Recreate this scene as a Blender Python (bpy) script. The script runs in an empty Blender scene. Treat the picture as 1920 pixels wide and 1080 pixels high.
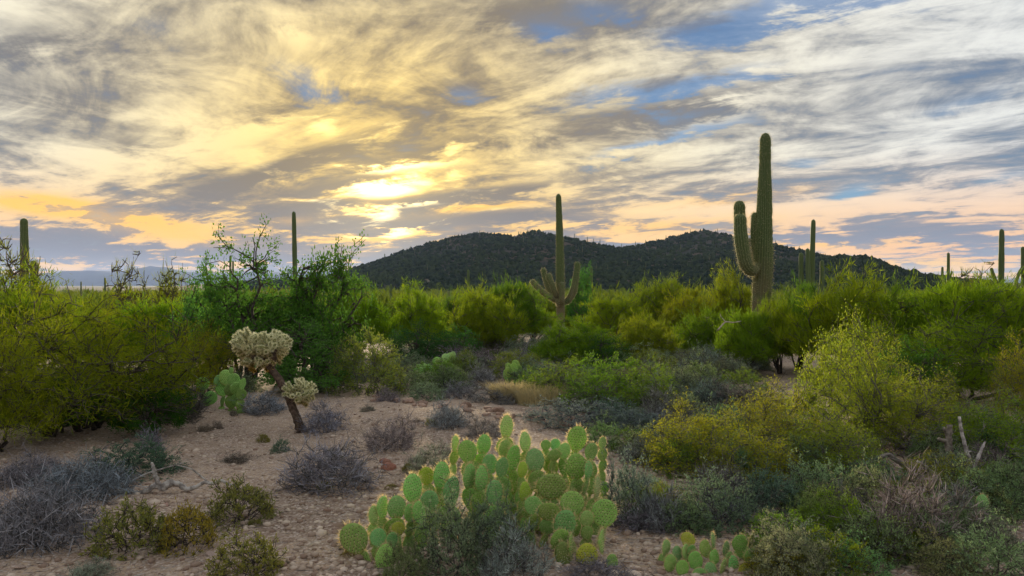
import bpy, math, random
import numpy as np
from mathutils import Vector, Matrix

# ------------------------------------------------------------------ camera, world, sun, exposure
scene = bpy.context.scene
col = scene.collection
F, HX, HY, CAMH = 1450.0, 960.0, 535.0, 1.9      # focal length in photo pixels, horizon row, eye height
cam_data = bpy.data.cameras.new('camera')
cam = bpy.data.objects.new('camera', cam_data); col.objects.link(cam)
cam_data.sensor_width = 36.0
cam_data.lens = 36.0 * F / 1920.0
cam_data.clip_start = 0.05; cam_data.clip_end = 60000
cam_data.shift_y = 0.0
cam.location = (0, 0, CAMH)
cam.rotation_euler = (math.radians(90) - math.atan((540 - HY) / F), 0, 0)
scene.camera = cam

SUN_AZ = math.atan((715 - HX) / F)          # left of the view axis
SUN_EL = math.atan((HY - 385) / F)
sun_dir = Vector((math.sin(SUN_AZ) * math.cos(SUN_EL), math.cos(SUN_AZ) * math.cos(SUN_EL), math.sin(SUN_EL)))
sd = bpy.data.lights.new('sun', 'SUN'); sd.energy = 4.5; sd.angle = math.radians(8); sd.color = (1.0, 0.82, 0.55)
sun = bpy.data.objects.new('sun', sd); col.objects.link(sun)
sun.rotation_euler = (-sun_dir).to_track_quat('-Z', 'Y').to_euler()

vs = scene.view_settings
vs.view_transform = 'Standard'; vs.look = 'None'; vs.gamma = 1.0; vs.use_curve_mapping = False
vs.exposure = 1.22
cy = scene.cycles
cy.max_bounces = 6; cy.diffuse_bounces = 3; cy.glossy_bounces = 2; cy.transmission_bounces = 3
cy.transparent_max_bounces = 6; cy.volume_bounces = 0
cy.use_denoising = True; cy.denoiser = 'OPENIMAGEDENOISE'; cy.denoising_input_passes = 'RGB_ALBEDO_NORMAL'; cy.denoising_prefilter = 'ACCURATE'
cy.use_adaptive_sampling = True; cy.adaptive_threshold = 0.014; cy.adaptive_min_samples = 48
cy.sample_clamp_indirect = 3.0; cy.sample_clamp_direct = 12.0


class G:
    """tiny expression helper over a node tree"""
    def __init__(s, nt): s.nt = nt
    def node(s, t, **kw):
        n = s.nt.nodes.new(t)
        for k, v in kw.items(): setattr(n, k, v)
        return n
    def put(s, sock, v):
        if isinstance(v, bpy.types.NodeSocket): s.nt.links.new(v, sock)
        elif v is not None: sock.default_value = v
    def m(s, op, a, b=None, c=None, clamp=False):
        n = s.node('ShaderNodeMath', operation=op, use_clamp=clamp)
        for i, v in enumerate((a, b, c)): s.put(n.inputs[i], v)
        return n.outputs[0]
    def add(s, a, b): return s.m('ADD', a, b)
    def sub(s, a, b): return s.m('SUBTRACT', a, b)
    def mul(s, a, b, clamp=False): return s.m('MULTIPLY', a, b, clamp=clamp)
    def mad(s, a, b, c): return s.m('MULTIPLY_ADD', a, b, c)
    def step(s, v, lo, hi, o0=0.0, o1=1.0):
        n = s.node('ShaderNodeMapRange', interpolation_type='SMOOTHSTEP')
        s.put(n.inputs[0], v)
        for i, q in enumerate((lo, hi, o0, o1)): n.inputs[i + 1].default_value = q
        return n.outputs[0]
    def xyz(s, x, y, z=0.0):
        n = s.node('ShaderNodeCombineXYZ')
        for i, v in enumerate((x, y, z)): s.put(n.inputs[i], v)
        return n.outputs[0]
    def sep(s, v):
        n = s.node('ShaderNodeSeparateXYZ'); s.put(n.inputs[0], v); return n.outputs
    def noise(s, vec, scale=1.0, detail=4.0, rough=0.55, dist=0.0, color=False, dims='3D'):
        n = s.node('ShaderNodeTexNoise', noise_dimensions=dims); s.put(n.inputs['Vector'], vec)
        n.inputs['Scale'].default_value = scale; n.inputs['Detail'].default_value = detail
        n.inputs['Roughness'].default_value = rough; n.inputs['Distortion'].default_value = dist
        return n.outputs['Color' if color else 'Fac']
    def mix(s, f, a, b, blend='MIX'):
        n = s.node('ShaderNodeMix', data_type='RGBA', blend_type=blend)
        n.clamp_factor = True
        s.put(n.inputs[0], f)
        for i, v in ((6, a), (7, b)):
            if isinstance(v, tuple) and len(v) == 3: v = v + (1.0,)
            s.put(n.inputs[i], v)
        return n.outputs[2]


def srgb(r, g, b):
    f = lambda c: (c / 255 / 12.92) if c <= 10 else ((c / 255 + 0.055) / 1.055) ** 2.4
    return (f(r), f(g), f(b))


def build_sky():
    w = bpy.data.worlds.new('World'); scene.world = w; w.use_nodes = True
    w.cycles.sampling_method = 'MANUAL'; w.cycles.sample_map_resolution = 512
    nt = w.node_tree; nt.nodes.clear(); g = G(nt)
    out = g.node('ShaderNodeOutputWorld')
    nish = g.node('ShaderNodeTexSky', sky_type='NISHITA', sun_disc=False)
    nish.sun_elevation = SUN_EL + math.radians(3); nish.sun_rotation = SUN_AZ
    nish.air_density = 1.0; nish.dust_density = 0.0; nish.ozone_density = 5.0
    tc = g.node('ShaderNodeTexCoord')
    d = tc.outputs['Generated']
    x, y, z = g.sep(d)
    zp = g.m('MAXIMUM', z, 0.0)
    zc = g.add(zp, 0.10)
    u = g.m('DIVIDE', x, zc); v = g.m('DIVIDE', y, zc)
    # streaks of the high cloud deck all run one way across the deck
    a = math.radians(-50)
    along = g.add(g.mul(u, math.sin(a)), g.mul(v, math.cos(a)))
    across = g.sub(g.mul(u, math.cos(a)), g.mul(v, math.sin(a)))
    wv = g.noise(g.xyz(g.mul(along, .45), g.mul(across, .7), 3.1), 1.0, 2.0, .5, color=True, dims='2D')
    wx, wy, _ = g.sep(wv)
    al = g.mad(g.sub(wx, .5), 1.5, along); ac = g.mad(g.sub(wy, .5), .8, across)
    big = g.noise(g.xyz(g.mul(al, .40), g.mul(ac, 1.15), 0.7), 1.0, 6.0, .62, dims='2D')
    fine = g.noise(g.xyz(g.mul(al, 2.2), g.mul(ac, 4.4), 5.3), 1.0, 7.0, .68, .3, dims='2D')
    puff = g.noise(g.xyz(g.mad(wx, .6, g.mul(u, 2.4)), g.mad(wy, .6, g.mul(v, 2.0)), 9.0), 1.0, 8.0, .66, .3, dims='2D')

    # named patches of the sky in view: blue openings, dark banks, bright openings round the sun
    front = g.step(y, .15, .4)
    yq = g.m('MAXIMUM', y, .1)
    X = g.mad(g.m('DIVIDE', x, yq), F / 100, HX / 100)
    Y = g.mad(g.m('DIVIDE', z, yq), -F / 100, HY / 100)
    hi = g.step(z, .08, .3, .22, 1.0)
    X = g.add(X, g.mul(hi, g.mad(g.sub(fine, .5), 2.2, g.mul(g.sub(wx, .5), .7))))
    Y = g.add(Y, g.mul(hi, g.mad(g.sub(puff, .5), 1.3, g.mul(g.sub(fine, .5), 1.0))))
    P = g.xyz(X, Y, 0.0)

    def field(blobs):
        acc = None
        for (bx, by, sx, sy, rot, amp) in blobs:
            mp = g.node('ShaderNodeMapping', vector_type='TEXTURE')
            g.put(mp.inputs[0], P)
            mp.inputs[1].default_value = (bx, by, 0); mp.inputs[2].default_value = (0, 0, math.radians(rot))
            mp.inputs[3].default_value = (sx, sy, 1)
            dt = g.node('ShaderNodeVectorMath', operation='DOT_PRODUCT')
            g.put(dt.inputs[0], mp.outputs[0]); g.put(dt.inputs[1], mp.outputs[0])
            e = g.m('POWER', 0.3679, dt.outputs['Value'])
            acc = g.mul(e, amp) if acc is None else g.mad(e, amp, acc)
        return g.mul(acc, front)
    gap = field(BLUE); dark = field(DARK); brt = field(BRIGHT); gold = field(GOLD)

    # angular closeness to the sun
    dd = g.node('ShaderNodeVectorMath', operation='DOT_PRODUCT'); g.put(dd.inputs[0], d)
    dd.inputs[1].default_value = sun_dir
    ang = g.m('ARCCOSINE', g.m('MINIMUM', dd.outputs['Value'], .99999))
    gl = lambda sig: g.m('POWER', .3679, g.m('POWER', g.mul(ang, 1 / math.radians(sig)), 2.0))
    g40, g18, g7 = gl(27), gl(12), gl(5.5)
    low = g.step(z, .02, .17, 1.0, 0.0)
    vlow = g.step(z, .0, .07, 1.0, 0.0)

    # brightness of the deck
    t = g.add(g.mul(g.sub(big, .5), 2.3), g.add(g.mul(g.sub(fine, .5), 1.5), g.mul(g.sub(puff, .5), 2.3)))
    t = g.add(t, .60)
    t = g.sub(t, g.mul(dark, .75)); t = g.mad(brt, .6, t)
    t = g.sub(t, g.mul(low, .02))
    t = g.step(t, -.14, 1.22)
    tl = g.step(t, .28, .72)
    t = g.add(g.mul(t, g.sub(1.0, low)), g.mul(tl, low))       # low cloud banks are seen edge-on: harder bands
    bright_c = g.mix(g40, srgb(211, 214, 214), srgb(247, 224, 160))
    bright_c = g.mix(g.mul(g18, .8), bright_c, srgb(255, 208, 80))
    lowb = g.mix(g40, srgb(246, 176, 84), srgb(252, 188, 60))
    bright_c = g.mix(g.mul(low, .85), bright_c, lowb)
    dark_c = g.mix(g40, srgb(106, 116, 130), srgb(132, 114, 82))
    dark_c = g.mix(g.mul(low, .9), dark_c, g.mix(g40, srgb(124, 128, 140), srgb(112, 108, 110)))
    cloud = g.mix(t, dark_c, bright_c)
    cloud = g.mix(g.m('MINIMUM', g.mul(gold, g.step(t, .05, .55, .35, 1.25)), 1.0), cloud, srgb(252, 192, 72))
    core = g.add(brt, g.mad(g.sub(puff, .5), 3.0, g.mul(g.sub(fine, .5), 2.6)))
    core = g.mul(g.step(core, .25, 1.35), g7)
    glow = g.node('ShaderNodeVectorMath', operation='SCALE')
    glow.inputs[0].default_value = (1.0, .78, .34); g.put(glow.inputs[3], g.mad(core, 2.2, g.mul(g7, .17)))
    cl2 = g.node('ShaderNodeVectorMath', operation='ADD'); g.put(cl2.inputs[0], cloud); g.put(cl2.inputs[1], glow.outputs[0])

    # cover: where the deck is thin the clear sky shows
    cover = g.add(g.mad(big, 1.5, -.20), g.mul(puff, .5))
    cover = g.add(cover, g.mul(g40, .35)); cover = g.sub(cover, g.mul(gap, .95))
    cover = g.add(cover, g.mad(g.sub(fine, .5), 1.2, g.mul(g.sub(puff, .5), 1.5)))
    cover = g.step(cover, -.35, .80, 0.32, 1.0)
    cover = g.m('MAXIMUM', cover, g.mul(vlow, .8))
    b1 = g.node('ShaderNodeBackground'); g.put(b1.inputs[0], nish.outputs[0]); b1.inputs[1].default_value = SKY_CLEAR
    b2 = g.node('ShaderNodeBackground'); g.put(b2.inputs[0], cl2.outputs[0]); b2.inputs[1].default_value = SKY_CLOUD
    mx = g.node('ShaderNodeMixShader'); g.put(mx.inputs[0], cover)
    g.nt.links.new(b1.outputs[0], mx.inputs[1]); g.nt.links.new(b2.outputs[0], mx.inputs[2])
    g.nt.links.new(mx.outputs[0], out.inputs[0])


SKY_CLEAR, SKY_CLOUD = 0.05, 0.55
# x, y, half-width, half-height (hundreds of photo pixels), turn in degrees, weight
BLUE = [(5.7, 1.5, .95, .36, 28, .8), (10.1, .55, .55, .28, 15, .8), (13.7, .45, 1.6, .32, -12, 1.3), (15.7, .08, 1.6, .28, 0, 1.3),
        (11.3, 1.75, 1.3, .18, -10, .8), (13.3, 1.5, 1.5, .22, -12, 1.05), (11.9, 2.72, 1.0, .15, -14, 1.1), (13.2, 2.35, .9, .12, -12, .6),
        (15.9, 3.62, .55, .18, -14, 1.0), (15.1, 3.05, .5, .13, 0, .7), (18.9, 3.3, .8, .14, -10, .6), (17.9, 2.0, 1.2, .18, -16, .5),
        (3.0, .5, 1.0, .25, 32, .30), (11.1, .1, .5, .2, 0, .5), (8.6, 1.7, .5, .16, 20, .5)]
DARK = [(.3, .75, 1.2, .35, 0, .5), (.5, 1.75, 1.3, .3, 8, .4), (2.4, 2.7, .5, .2, 0, .6), (5.4, 3.15, 1.9, .18, -20, .9),
        (4.0, 3.6, .8, .25, 0, .7), (6.3, 3.48, 1.1, .11, -13, 1.2), (8.9, 3.68, 1.4, .10, -9, 1.1), (7.8, 2.85, 1.3, .12, -14, .6),
        (5.6, 3.95, .9, .16, 0, .8), (8.6, 4.15, 1.7, .14, -6, 1.1), (8.3, 3.76, .75, .07, -8, 1.2), (6.2, 3.85, .55, .07, -6, 1.0), (11.2, 4.15, 1.3, .13, 0, .8), (17.2, 4.35, 2.6, .22, 0, .9),
        (1.2, 4.65, 2.0, .28, 6, .8), (4.3, 4.75, 1.6, .28, 0, .8), (7.2, 4.75, 2.0, .20, 0, .8), (9.9, .2, 1.5, .3, 0, .5),
        (12.5, 2.05, 2.5, .2, -12, .4), (6.7, 4.2, .8, .10, 0, .9)]
BRIGHT = [(7.32, 3.57, .66, .13, -6, 1.7), (7.12, 3.99, .40, .15, 0, 1.7), (7.45, 4.40, .30, .06, -4, 1.6), (6.1, 2.4, .30, .2, 0, .9),
          (7.6, 3.15, .9, .09, -6, 1.2), (4.8, 2.45, 1.0, .16, -20, .8), (5.8, .85, .35, .18, 0, .6), (7.9, 3.82, .5, .06, -4, 1.0),
          (13.4, 2.2, .8, .14, -14, .8), (8.7, 2.9, .5, .18, -20, .5), (13, 4.0, 1.5, .3, 0, .5), (16.5, 1.0, 2.0, .3, -20, .4)]
GOLD = [(2.4, 4.12, 1.9, .20, 10, .95), (1.0, 3.95, 1.3, .14, 6, .6), (3.6, 4.5, .9, .08, 6, .6), (5.5, 4.12, .35, .08, 0, .8), (6.7, 4.56, .7, .05, -8, .9), (6.5, 4.75, .4, .05, 0, .8),
        (8.2, 4.33, .6, .05, -8, .8), (.5, 3.75, 1.0, .15, 5, .5), (9.0, 3.9, .9, .06, -6, .7), (16.8, 4.95, 2.4, .08, 0, 1.1), (18.4, 5.12, 1.8, .09, 0, 1.1), (15.0, 4.62, 1.6, .05, -2, .6), (12.6, 4.25, 1.6, .12, -3, .45), (13.8, 3.7, 1.5, .10, -6, .35), (3.0, 4.98, 1.0, .05, 4, .5), (1.2, 5.0, .8, .05, 4, .5)]
build_sky()
HAZE = True

# ------------------------------------------------------------------ helpers
def tag(o, label=None, cat=None, group=None, kind=None):
    if label: o['label'] = label
    if cat: o['category'] = cat
    if group: o['group'] = group
    if kind: o['kind'] = kind
    return o


def mesh_np(name, V, Q=None, T=None, tint=None, smooth=False):
    """mesh from arrays: V (n,3), quads Q (m,4) and / or triangles T (k,3); tint is one float per vertex"""
    me = bpy.data.meshes.new(name)
    V = np.asarray(V, np.float32)
    Q = np.zeros((0, 4), np.int32) if Q is None or len(Q) == 0 else np.asarray(Q, np.int32)
    T = np.zeros((0, 3), np.int32) if T is None or len(T) == 0 else np.asarray(T, np.int32)
    me.vertices.add(len(V)); me.vertices.foreach_set('co', V.ravel())
    nl = len(Q) * 4 + len(T) * 3
    me.loops.add(nl); me.loops.foreach_set('vertex_index', np.concatenate([Q.ravel(), T.ravel()]).astype(np.int32))
    me.polygons.add(len(Q) + len(T))
    st = np.concatenate([np.arange(len(Q)) * 4, len(Q) * 4 + np.arange(len(T)) * 3]).astype(np.int32)
    me.polygons.foreach_set('loop_start', st)
    if smooth: me.polygons.foreach_set('use_smooth', np.ones(len(st), bool))
    me.update(calc_edges=True)
    if tint is not None:
        at = me.attributes.new('tint', 'FLOAT', 'POINT'); at.data.foreach_set('value', np.asarray(tint, np.float32))
    me.validate()
    return me


def obj(name, me, mat=None, parent=None, color=None):
    if mat and not me.materials: me.materials.append(mat)
    o = bpy.data.objects.new(name, me); col.objects.link(o)
    if parent: o.parent = parent
    if color: o.color = (*color, 1)
    return o


def empty(name, loc, rz=0.0, sc=1.0):
    o = bpy.data.objects.new(name, None); col.objects.link(o)
    o.location = loc; o.rotation_euler = (0, 0, rz); o.scale = (sc, sc, sc) if not isinstance(sc, tuple) else sc
    o.empty_display_size = .1
    return o


class Buf:
    """collects vertices, quads, triangles and tints into one mesh"""
    def __init__(s): s.V, s.Q, s.T, s.t, s.n = [], [], [], [], 0
    def put(s, V, Q=None, T=None, tint=0.5):
        V = np.asarray(V, float); s.V.append(V)
        if Q is not None and len(Q): s.Q.append(np.asarray(Q, int) + s.n)
        if T is not None and len(T): s.T.append(np.asarray(T, int) + s.n)
        s.t.append(np.broadcast_to(np.asarray(tint, float), (len(V),))); s.n += len(V)
    def mesh(s, name, smooth=False):
        return mesh_np(name, np.concatenate(s.V), np.concatenate(s.Q) if s.Q else None, np.concatenate(s.T) if s.T else None,
                       np.concatenate(s.t), smooth)


def hash2(ix, iy, seed):
    h = (ix.astype(np.int64) * 374761393 + iy.astype(np.int64) * 668265263 + seed * 974711) & 0xffffffff
    h = ((h ^ (h >> 13)) * 1274126177) & 0xffffffff
    return ((h ^ (h >> 16)) & 0xffff) / 65535.0


def vnoise(x, y, seed=0):
    x = np.asarray(x, float); y = np.asarray(y, float)
    ix = np.floor(x); iy = np.floor(y); fx = x - ix; fy = y - iy
    fx = fx * fx * (3 - 2 * fx); fy = fy * fy * (3 - 2 * fy)
    a = hash2(ix, iy, seed); b = hash2(ix + 1, iy, seed); c = hash2(ix, iy + 1, seed); d = hash2(ix + 1, iy + 1, seed)
    return a + (b - a) * fx + (c - a) * fy + (a - b - c + d) * fx * fy


def fbm(x, y, seed=0, octv=4):
    s = 0; a = .5; t = 0
    for k in range(octv):
        s = s + a * vnoise(x * 2 ** k, y * 2 ** k, seed + k * 17); t += a; a *= .5
    return s / t


# ------------------------------------------------------------------ terrain
RIDGE = np.array([(380, 533), (520, 528), (600, 523), (660, 510), (700, 495), (760, 472), (830, 452), (880, 441), (915, 438), (960, 443), (1010, 437),
                  (1045, 443), (1100, 455), (1160, 467), (1200, 462), (1250, 449), (1320, 434), (1370, 445), (1420, 455), (1480, 466), (1540, 480),
                  (1580, 490), (1640, 505), (1720, 520), (1800, 528), (1950, 532), (2300, 534)], float)
HD = 620.0                                             # metres to the main ridge
RX = (RIDGE[:, 0] - HX) * HD / F
RZ = (HY - RIDGE[:, 1]) * HD / F + CAMH + 2.2
R2 = np.array([(1380, 534), (1440, 520), (1500, 499), (1540, 486), (1575, 483), (1610, 484), (1632, 488), (1650, 500), (1680, 512), (1720, 520),
               (1770, 526), (1850, 532), (1950, 535)], float)
HD2 = 400.0                                            # a nearer rocky spur to the right
R2X = (R2[:, 0] - HX) * HD2 / F
R2Z = (HY - R2[:, 1]) * HD2 / F + CAMH + 2.2


def hills(x, y):
    def one(rx, rz, d, w0, w1, seed):
        q = x * d / np.maximum(y, 50) * .35 + x * .65                      # the ridge runs partly fan-wise
        q = q + (fbm(x / 60, y / 60, seed, 3) - .5) * 26 * np.clip(np.abs(y - d) / 120, 0, 1)
        h = np.interp(q, rx, rz, left=0, right=0)
        up = np.clip((y - (d - w0)) / w0, 0, 1); up = up ** 1.25 * (1.0 + .0 * up)
        dn = np.clip(1 - (y - d) / w1, 0, 1); dn = dn * dn * (3 - 2 * dn)
        gul = 1 - .24 * np.clip(1 - up, 0, 1) * np.abs(fbm(x / 45 + 7, y / 140, seed + 5, 3) * 2 - 1) * 3
        n = (fbm(x / 18, y / 18, seed + 9, 3) - .5) * 3.2 * np.clip(h / 20, 0, 1)
        return np.where(y < d, h * up * np.clip(gul, .3, 1), h * dn) + n * np.clip(up * dn * 3, 0, 1)
    return np.maximum(one(RX, RZ, HD, 330, 420, 3), one(R2X, R2Z, HD2, 150, 120, 11))


def ground_z(x, y):
    x = np.asarray(x, float); y = np.asarray(y, float)
    d = np.sqrt(x * x + y * y)
    z = -.030 * np.clip(d - 13, 0, 70)
    z = z + (fbm(x / 3.1 + 4.2, y / 3.1 + 1.7, 1, 3) - .5) * .22 * np.clip(1.6 - d / 60, 0, 1)
    # low gravel swell that ends in the line of stones in front of the straw grass
    t = (x + 1.0) * .32 + (y - 11.2) * .95
    z = z + .16 * np.exp(-(t / 1.1) ** 2) * np.clip(1 - np.abs(x + .9) / 3.4, 0, 1)
    z = z + np.where(d < 30, (fbm(x * 4, y * 4, 7, 3) - .5) * .05 + (fbm(x * 17, y * 17, 8, 2) - .5) * .016, 0)
    z = z + np.where(y > 150, hills(x, y), 0)
    return z


def gz(x, y): return float(ground_z(np.array([x]), np.array([y]))[0])


def at(px, py, d=None):
    """where the sight line through a photo pixel meets the ground; with d, the point on that line d metres away"""
    sx = (px - HX) / F; sz = (HY - py) / F
    if d is not None: return Vector((sx * d, d, CAMH + sz * d))
    ys = np.concatenate([np.linspace(2.5, 40, 1500), np.linspace(40, 300, 800)])
    zz = ground_z(sx * ys, ys) - (CAMH + sz * ys)
    k = np.argmax(zz > 0) if (zz > 0).any() else len(ys) - 1
    yv = float(ys[k]); return Vector((sx * yv, yv, gz(sx * yv, yv)))


def on(px, d):
    x = (px - HX) / F * d
    return Vector((x, d, gz(x, d)))


# ------------------------------------------------------------------ materials
def new_mat(name):
    m = bpy.data.materials.new(name); m.use_nodes = True
    nt = m.node_tree; nt.nodes.clear(); g = G(nt); g.out = g.node('ShaderNodeOutputMaterial')
    return m, g


def finish(g, color, rough=.85, bump=None, bstr=.4, bdist=.02, spec=.2):
    p = g.node('ShaderNodeBsdfPrincipled'); g.put(p.inputs['Base Color'], color)
    g.put(p.inputs['Roughness'], rough); p.inputs['Specular IOR Level'].default_value = spec
    if bump is not None:
        b = g.node('ShaderNodeBump'); b.inputs['Strength'].default_value = bstr; b.inputs['Distance'].default_value = bdist
        g.put(b.inputs['Height'], bump); g.nt.links.new(b.outputs[0], p.inputs['Normal'])
    g.nt.links.new(p.outputs[0], g.out.inputs[0])
    return p


def attr(g, name='tint'):
    a = g.node('ShaderNodeAttribute', attribute_name=name); return a.outputs['Fac']


def leaf_mat(name, ca, cb, transl=.35, rough=.6):
    """two leaf colours blended leaf by leaf, times the plant's own object colour"""
    m, g = new_mat(name)
    oi = g.node('ShaderNodeObjectInfo')
    c = g.mix(attr(g), ca, cb)
    c = g.mix(1.0, c, oi.outputs['Color'], 'MULTIPLY')
    d = g.node('ShaderNodeBsdfDiffuse'); t = g.node('ShaderNodeBsdfTranslucent')
    g.put(d.inputs[0], c); g.put(t.inputs[0], c)
    mx = g.node('ShaderNodeMixShader'); mx.inputs[0].default_value = transl
    g.nt.links.new(d.outputs[0], mx.inputs[1]); g.nt.links.new(t.outputs[0], mx.inputs[2])
    g.nt.links.new(mx.outputs[0], g.out.inputs[0])
    return m


def bark_mat(name, ca, cb, scale=30):
    m, g = new_mat(name)
    tc = g.node('ShaderNodeTexCoord'); n = g.noise(tc.outputs['Object'], scale, 4, .6)
    oi = g.node('ShaderNodeObjectInfo')
    c = g.mix(g.step(n, .35, .65), ca, cb); c = g.mix(1.0, c, oi.outputs['Color'], 'MULTIPLY')
    finish(g, c, .9, n, .5, .01); return m


M = {}
M['palo'] = leaf_mat('palo_verde_twig_foliage', (.33, .36, .012), (.14, .21, .016), .38)
M['mesq'] = leaf_mat('mesquite_leaf', (.135, .275, .042), (.075, .18, .036), .42)
M['airy'] = leaf_mat('acacia_leaf', (.37, .37, .022), (.20, .27, .035), .42)
M['sage'] = leaf_mat('grey_green_leaf', (.38, .43, .27), (.19, .25, .13), .25)
M['yell'] = leaf_mat('yellow_green_leaf', (.42, .37, .05), (.25, .27, .08), .3)
M['dry'] = leaf_mat('dry_grey_twig', (.46, .47, .455), (.11, .108, .105), .05)
M['straw'] = leaf_mat('straw_grass', (.62, .50, .25), (.42, .36, .20), .3)
M['scrub'] = leaf_mat('far_scrub', (.185, .225, .018), (.095, .145, .030), .3)
M['hillveg'] = leaf_mat('hill_scrub', (.058, .078, .032), (.020, .035, .024), .1)
M['bark'] = bark_mat('dark_bark', (.045, .036, .030), (.11, .09, .075))
M['greybark'] = bark_mat('grey_bark', (.075, .066, .060), (.15, .135, .125), 40)
M['dead'] = bark_mat('bleached_dead_wood', (.20, .17, .15), (.52, .47, .42), 16)
M['stone'] = bark_mat('stone', (.20, .15, .12), (.36, .29, .24), 12)


def ground_mat():
    m, g = new_mat('desert_ground')
    geo = g.node('ShaderNodeNewGeometry'); p = geo.outputs['Position']
    n1 = g.noise(p, .55, 3, .6, dims='2D'); n2 = g.noise(p, 5, 4, .65, dims='2D'); n3 = g.noise(p, 34, 2, .65, dims='2D')
    vo = g.node('ShaderNodeTexVoronoi', voronoi_dimensions='2D'); g.put(vo.inputs['Vector'], p); vo.inputs['Scale'].default_value = 30
    vo2 = g.node('ShaderNodeTexVoronoi', voronoi_dimensions='2D'); g.put(vo2.inputs['Vector'], p); vo2.inputs['Scale'].default_value = 75
    c = g.mix(g.step(n1, .35, .68), (.48, .345, .235), (.27, .195, .135))
    c = g.mix(g.mul(g.step(n2, .45, .7), .65), c, (.19, .12, .08))
    cs = g.node('ShaderNodeSeparateColor'); g.put(cs.inputs[0], vo.outputs['Color'])
    peb = g.mix(cs.outputs[0], (.26, .17, .13), (.66, .54, .45))
    c = g.mix(g.mul(g.step(vo.outputs['Distance'], .55, .25), g.step(cs.outputs[1], .35, .5)), c, peb)
    cs2 = g.node('ShaderNodeSeparateColor'); g.put(cs2.inputs[0], vo2.outputs['Color'])
    c = g.mix(g.mul(g.step(cs2.outputs[0], .45, .55), .55), c, g.mix(cs2.outputs[1], (.22, .14, .11), (.62, .50, .42)))
    # distance from the viewpoint changes what grows on it: scrub soil far out, dark hillsides
    sp = g.sep(p)
    far = g.step(sp[1], 22, 60)
    c = g.mix(g.mul(far, .8), c, g.mix(n2, (.10, .105, .045), (.19, .16, .085)))
    hill = g.step(sp[1], 200, 300)
    hn = g.noise(p, .03, 4, .65, dims='2D')
    c = g.mix(hill, c, g.mix(g.step(hn, .45, .65), (.040, .042, .030), (.10, .075, .05)))
    plain = g.step(sp[1], 1200, 2200)
    c = g.mix(plain, c, (.07, .08, .06))
    bm = g.add(g.mul(g.m('MINIMUM', vo.outputs['Distance'], .6), -.8), g.mul(n3, .8))
    finish(g, c, .95, bm, .7, .02, .1)
    return m


def build_ground():
    rad = np.concatenate([[0.0], np.geomspace(1.2, 30, 190), np.geomspace(30.9, 300, 60)[0:], np.linspace(306, 1100, 130), np.geomspace(1200, 9000, 14)])
    a_in = np.linspace(-39, 39, 420); a_out = np.linspace(39, 321, 60)[1:-1]
    ang = np.radians(np.concatenate([a_in, a_out]))
    Rg, A = np.meshgrid(rad[1:], ang, indexing='ij')
    x = Rg * np.sin(A); y = Rg * np.cos(A); z = ground_z(x, y)
    V = np.concatenate([[[0, 0, gz(0, 0)]], np.stack([x, y, z], -1).reshape(-1, 3)])
    nr, na = Rg.shape
    i = np.arange(nr - 1)[:, None]; j = np.arange(na)[None, :]; j2 = (j + 1) % na
    Q = np.stack([1 + i * na + j, 1 + i * na + j2, 1 + (i + 1) * na + j2, 1 + (i + 1) * na + j], -1).reshape(-1, 4)[:, ::-1]
    jj = np.arange(na); T = np.stack([np.zeros(na, int), 1 + (jj + 1) % na, 1 + jj], -1)[:, ::-1]
    o = obj('ground', mesh_np('ground', V, Q, T, smooth=True), ground_mat()); tag(o, kind='structure')


build_ground()


def far_mountains():
    """two blue ranges on the far side of the plain"""
    m, g = new_mat('hazed_mountain_rock')
    tc = g.node('ShaderNodeTexCoord'); n = g.noise(tc.outputs['Object'], .006, 5, .6)
    finish(g, g.mix(n, (.05, .06, .085), (.10, .11, .13)), .95)  # blue of the distance haze mixed into the rock colour
    def rng(name, pts, D, seed, depth):
        P = np.array(pts, float)
        xs = np.linspace((P[0, 0] - HX) * D / F, (P[-1, 0] - HX) * D / F, 260)
        top = np.interp(xs, (P[:, 0] - HX) * D / F, (HY - P[:, 1]) * D / F + 4)
        top = top * (1 + .16 * (fbm(xs / (D * .012), xs * 0, seed, 4) - .5) * 2)
        ys = np.linspace(-1, 1, 15)
        X, T = np.meshgrid(xs, ys, indexing='ij')
        prof = (1 - np.abs(T)) ** .9
        ridged = 1 - .35 * (1 - prof) * fbm(X / (D * .008), T * 2, seed + 3, 3)
        Z = top[:, None] * prof * ridged - 8
        Y = D + T * depth + (fbm(X / (D * .03), T * 1.5, seed + 8, 3) - .5) * depth * .4
        V = np.stack([X, Y, Z], -1).reshape(-1, 3)
        n1, n2 = X.shape; i = np.arange(n1 - 1)[:, None]; j = np.arange(n2 - 1)[None]
        Q = np.stack([i * n2 + j, (i + 1) * n2 + j, (i + 1) * n2 + j + 1, i * n2 + j + 1], -1).reshape(-1, 4)
        o = obj(name, mesh_np(name, V, Q), m); tag(o, kind='structure')
    rng('mountains', [(-900, 520), (-300, 512), (0, 514), (90, 511), (140, 507), (200, 508), (240, 504), (285, 499), (340, 505), (420, 509), (500, 507),
                      (560, 511), (640, 507), (700, 512), (820, 522), (1000, 528), (1500, 526), (2100, 520), (2800, 526)], 6500, 5, 700)


far_mountains()


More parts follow.
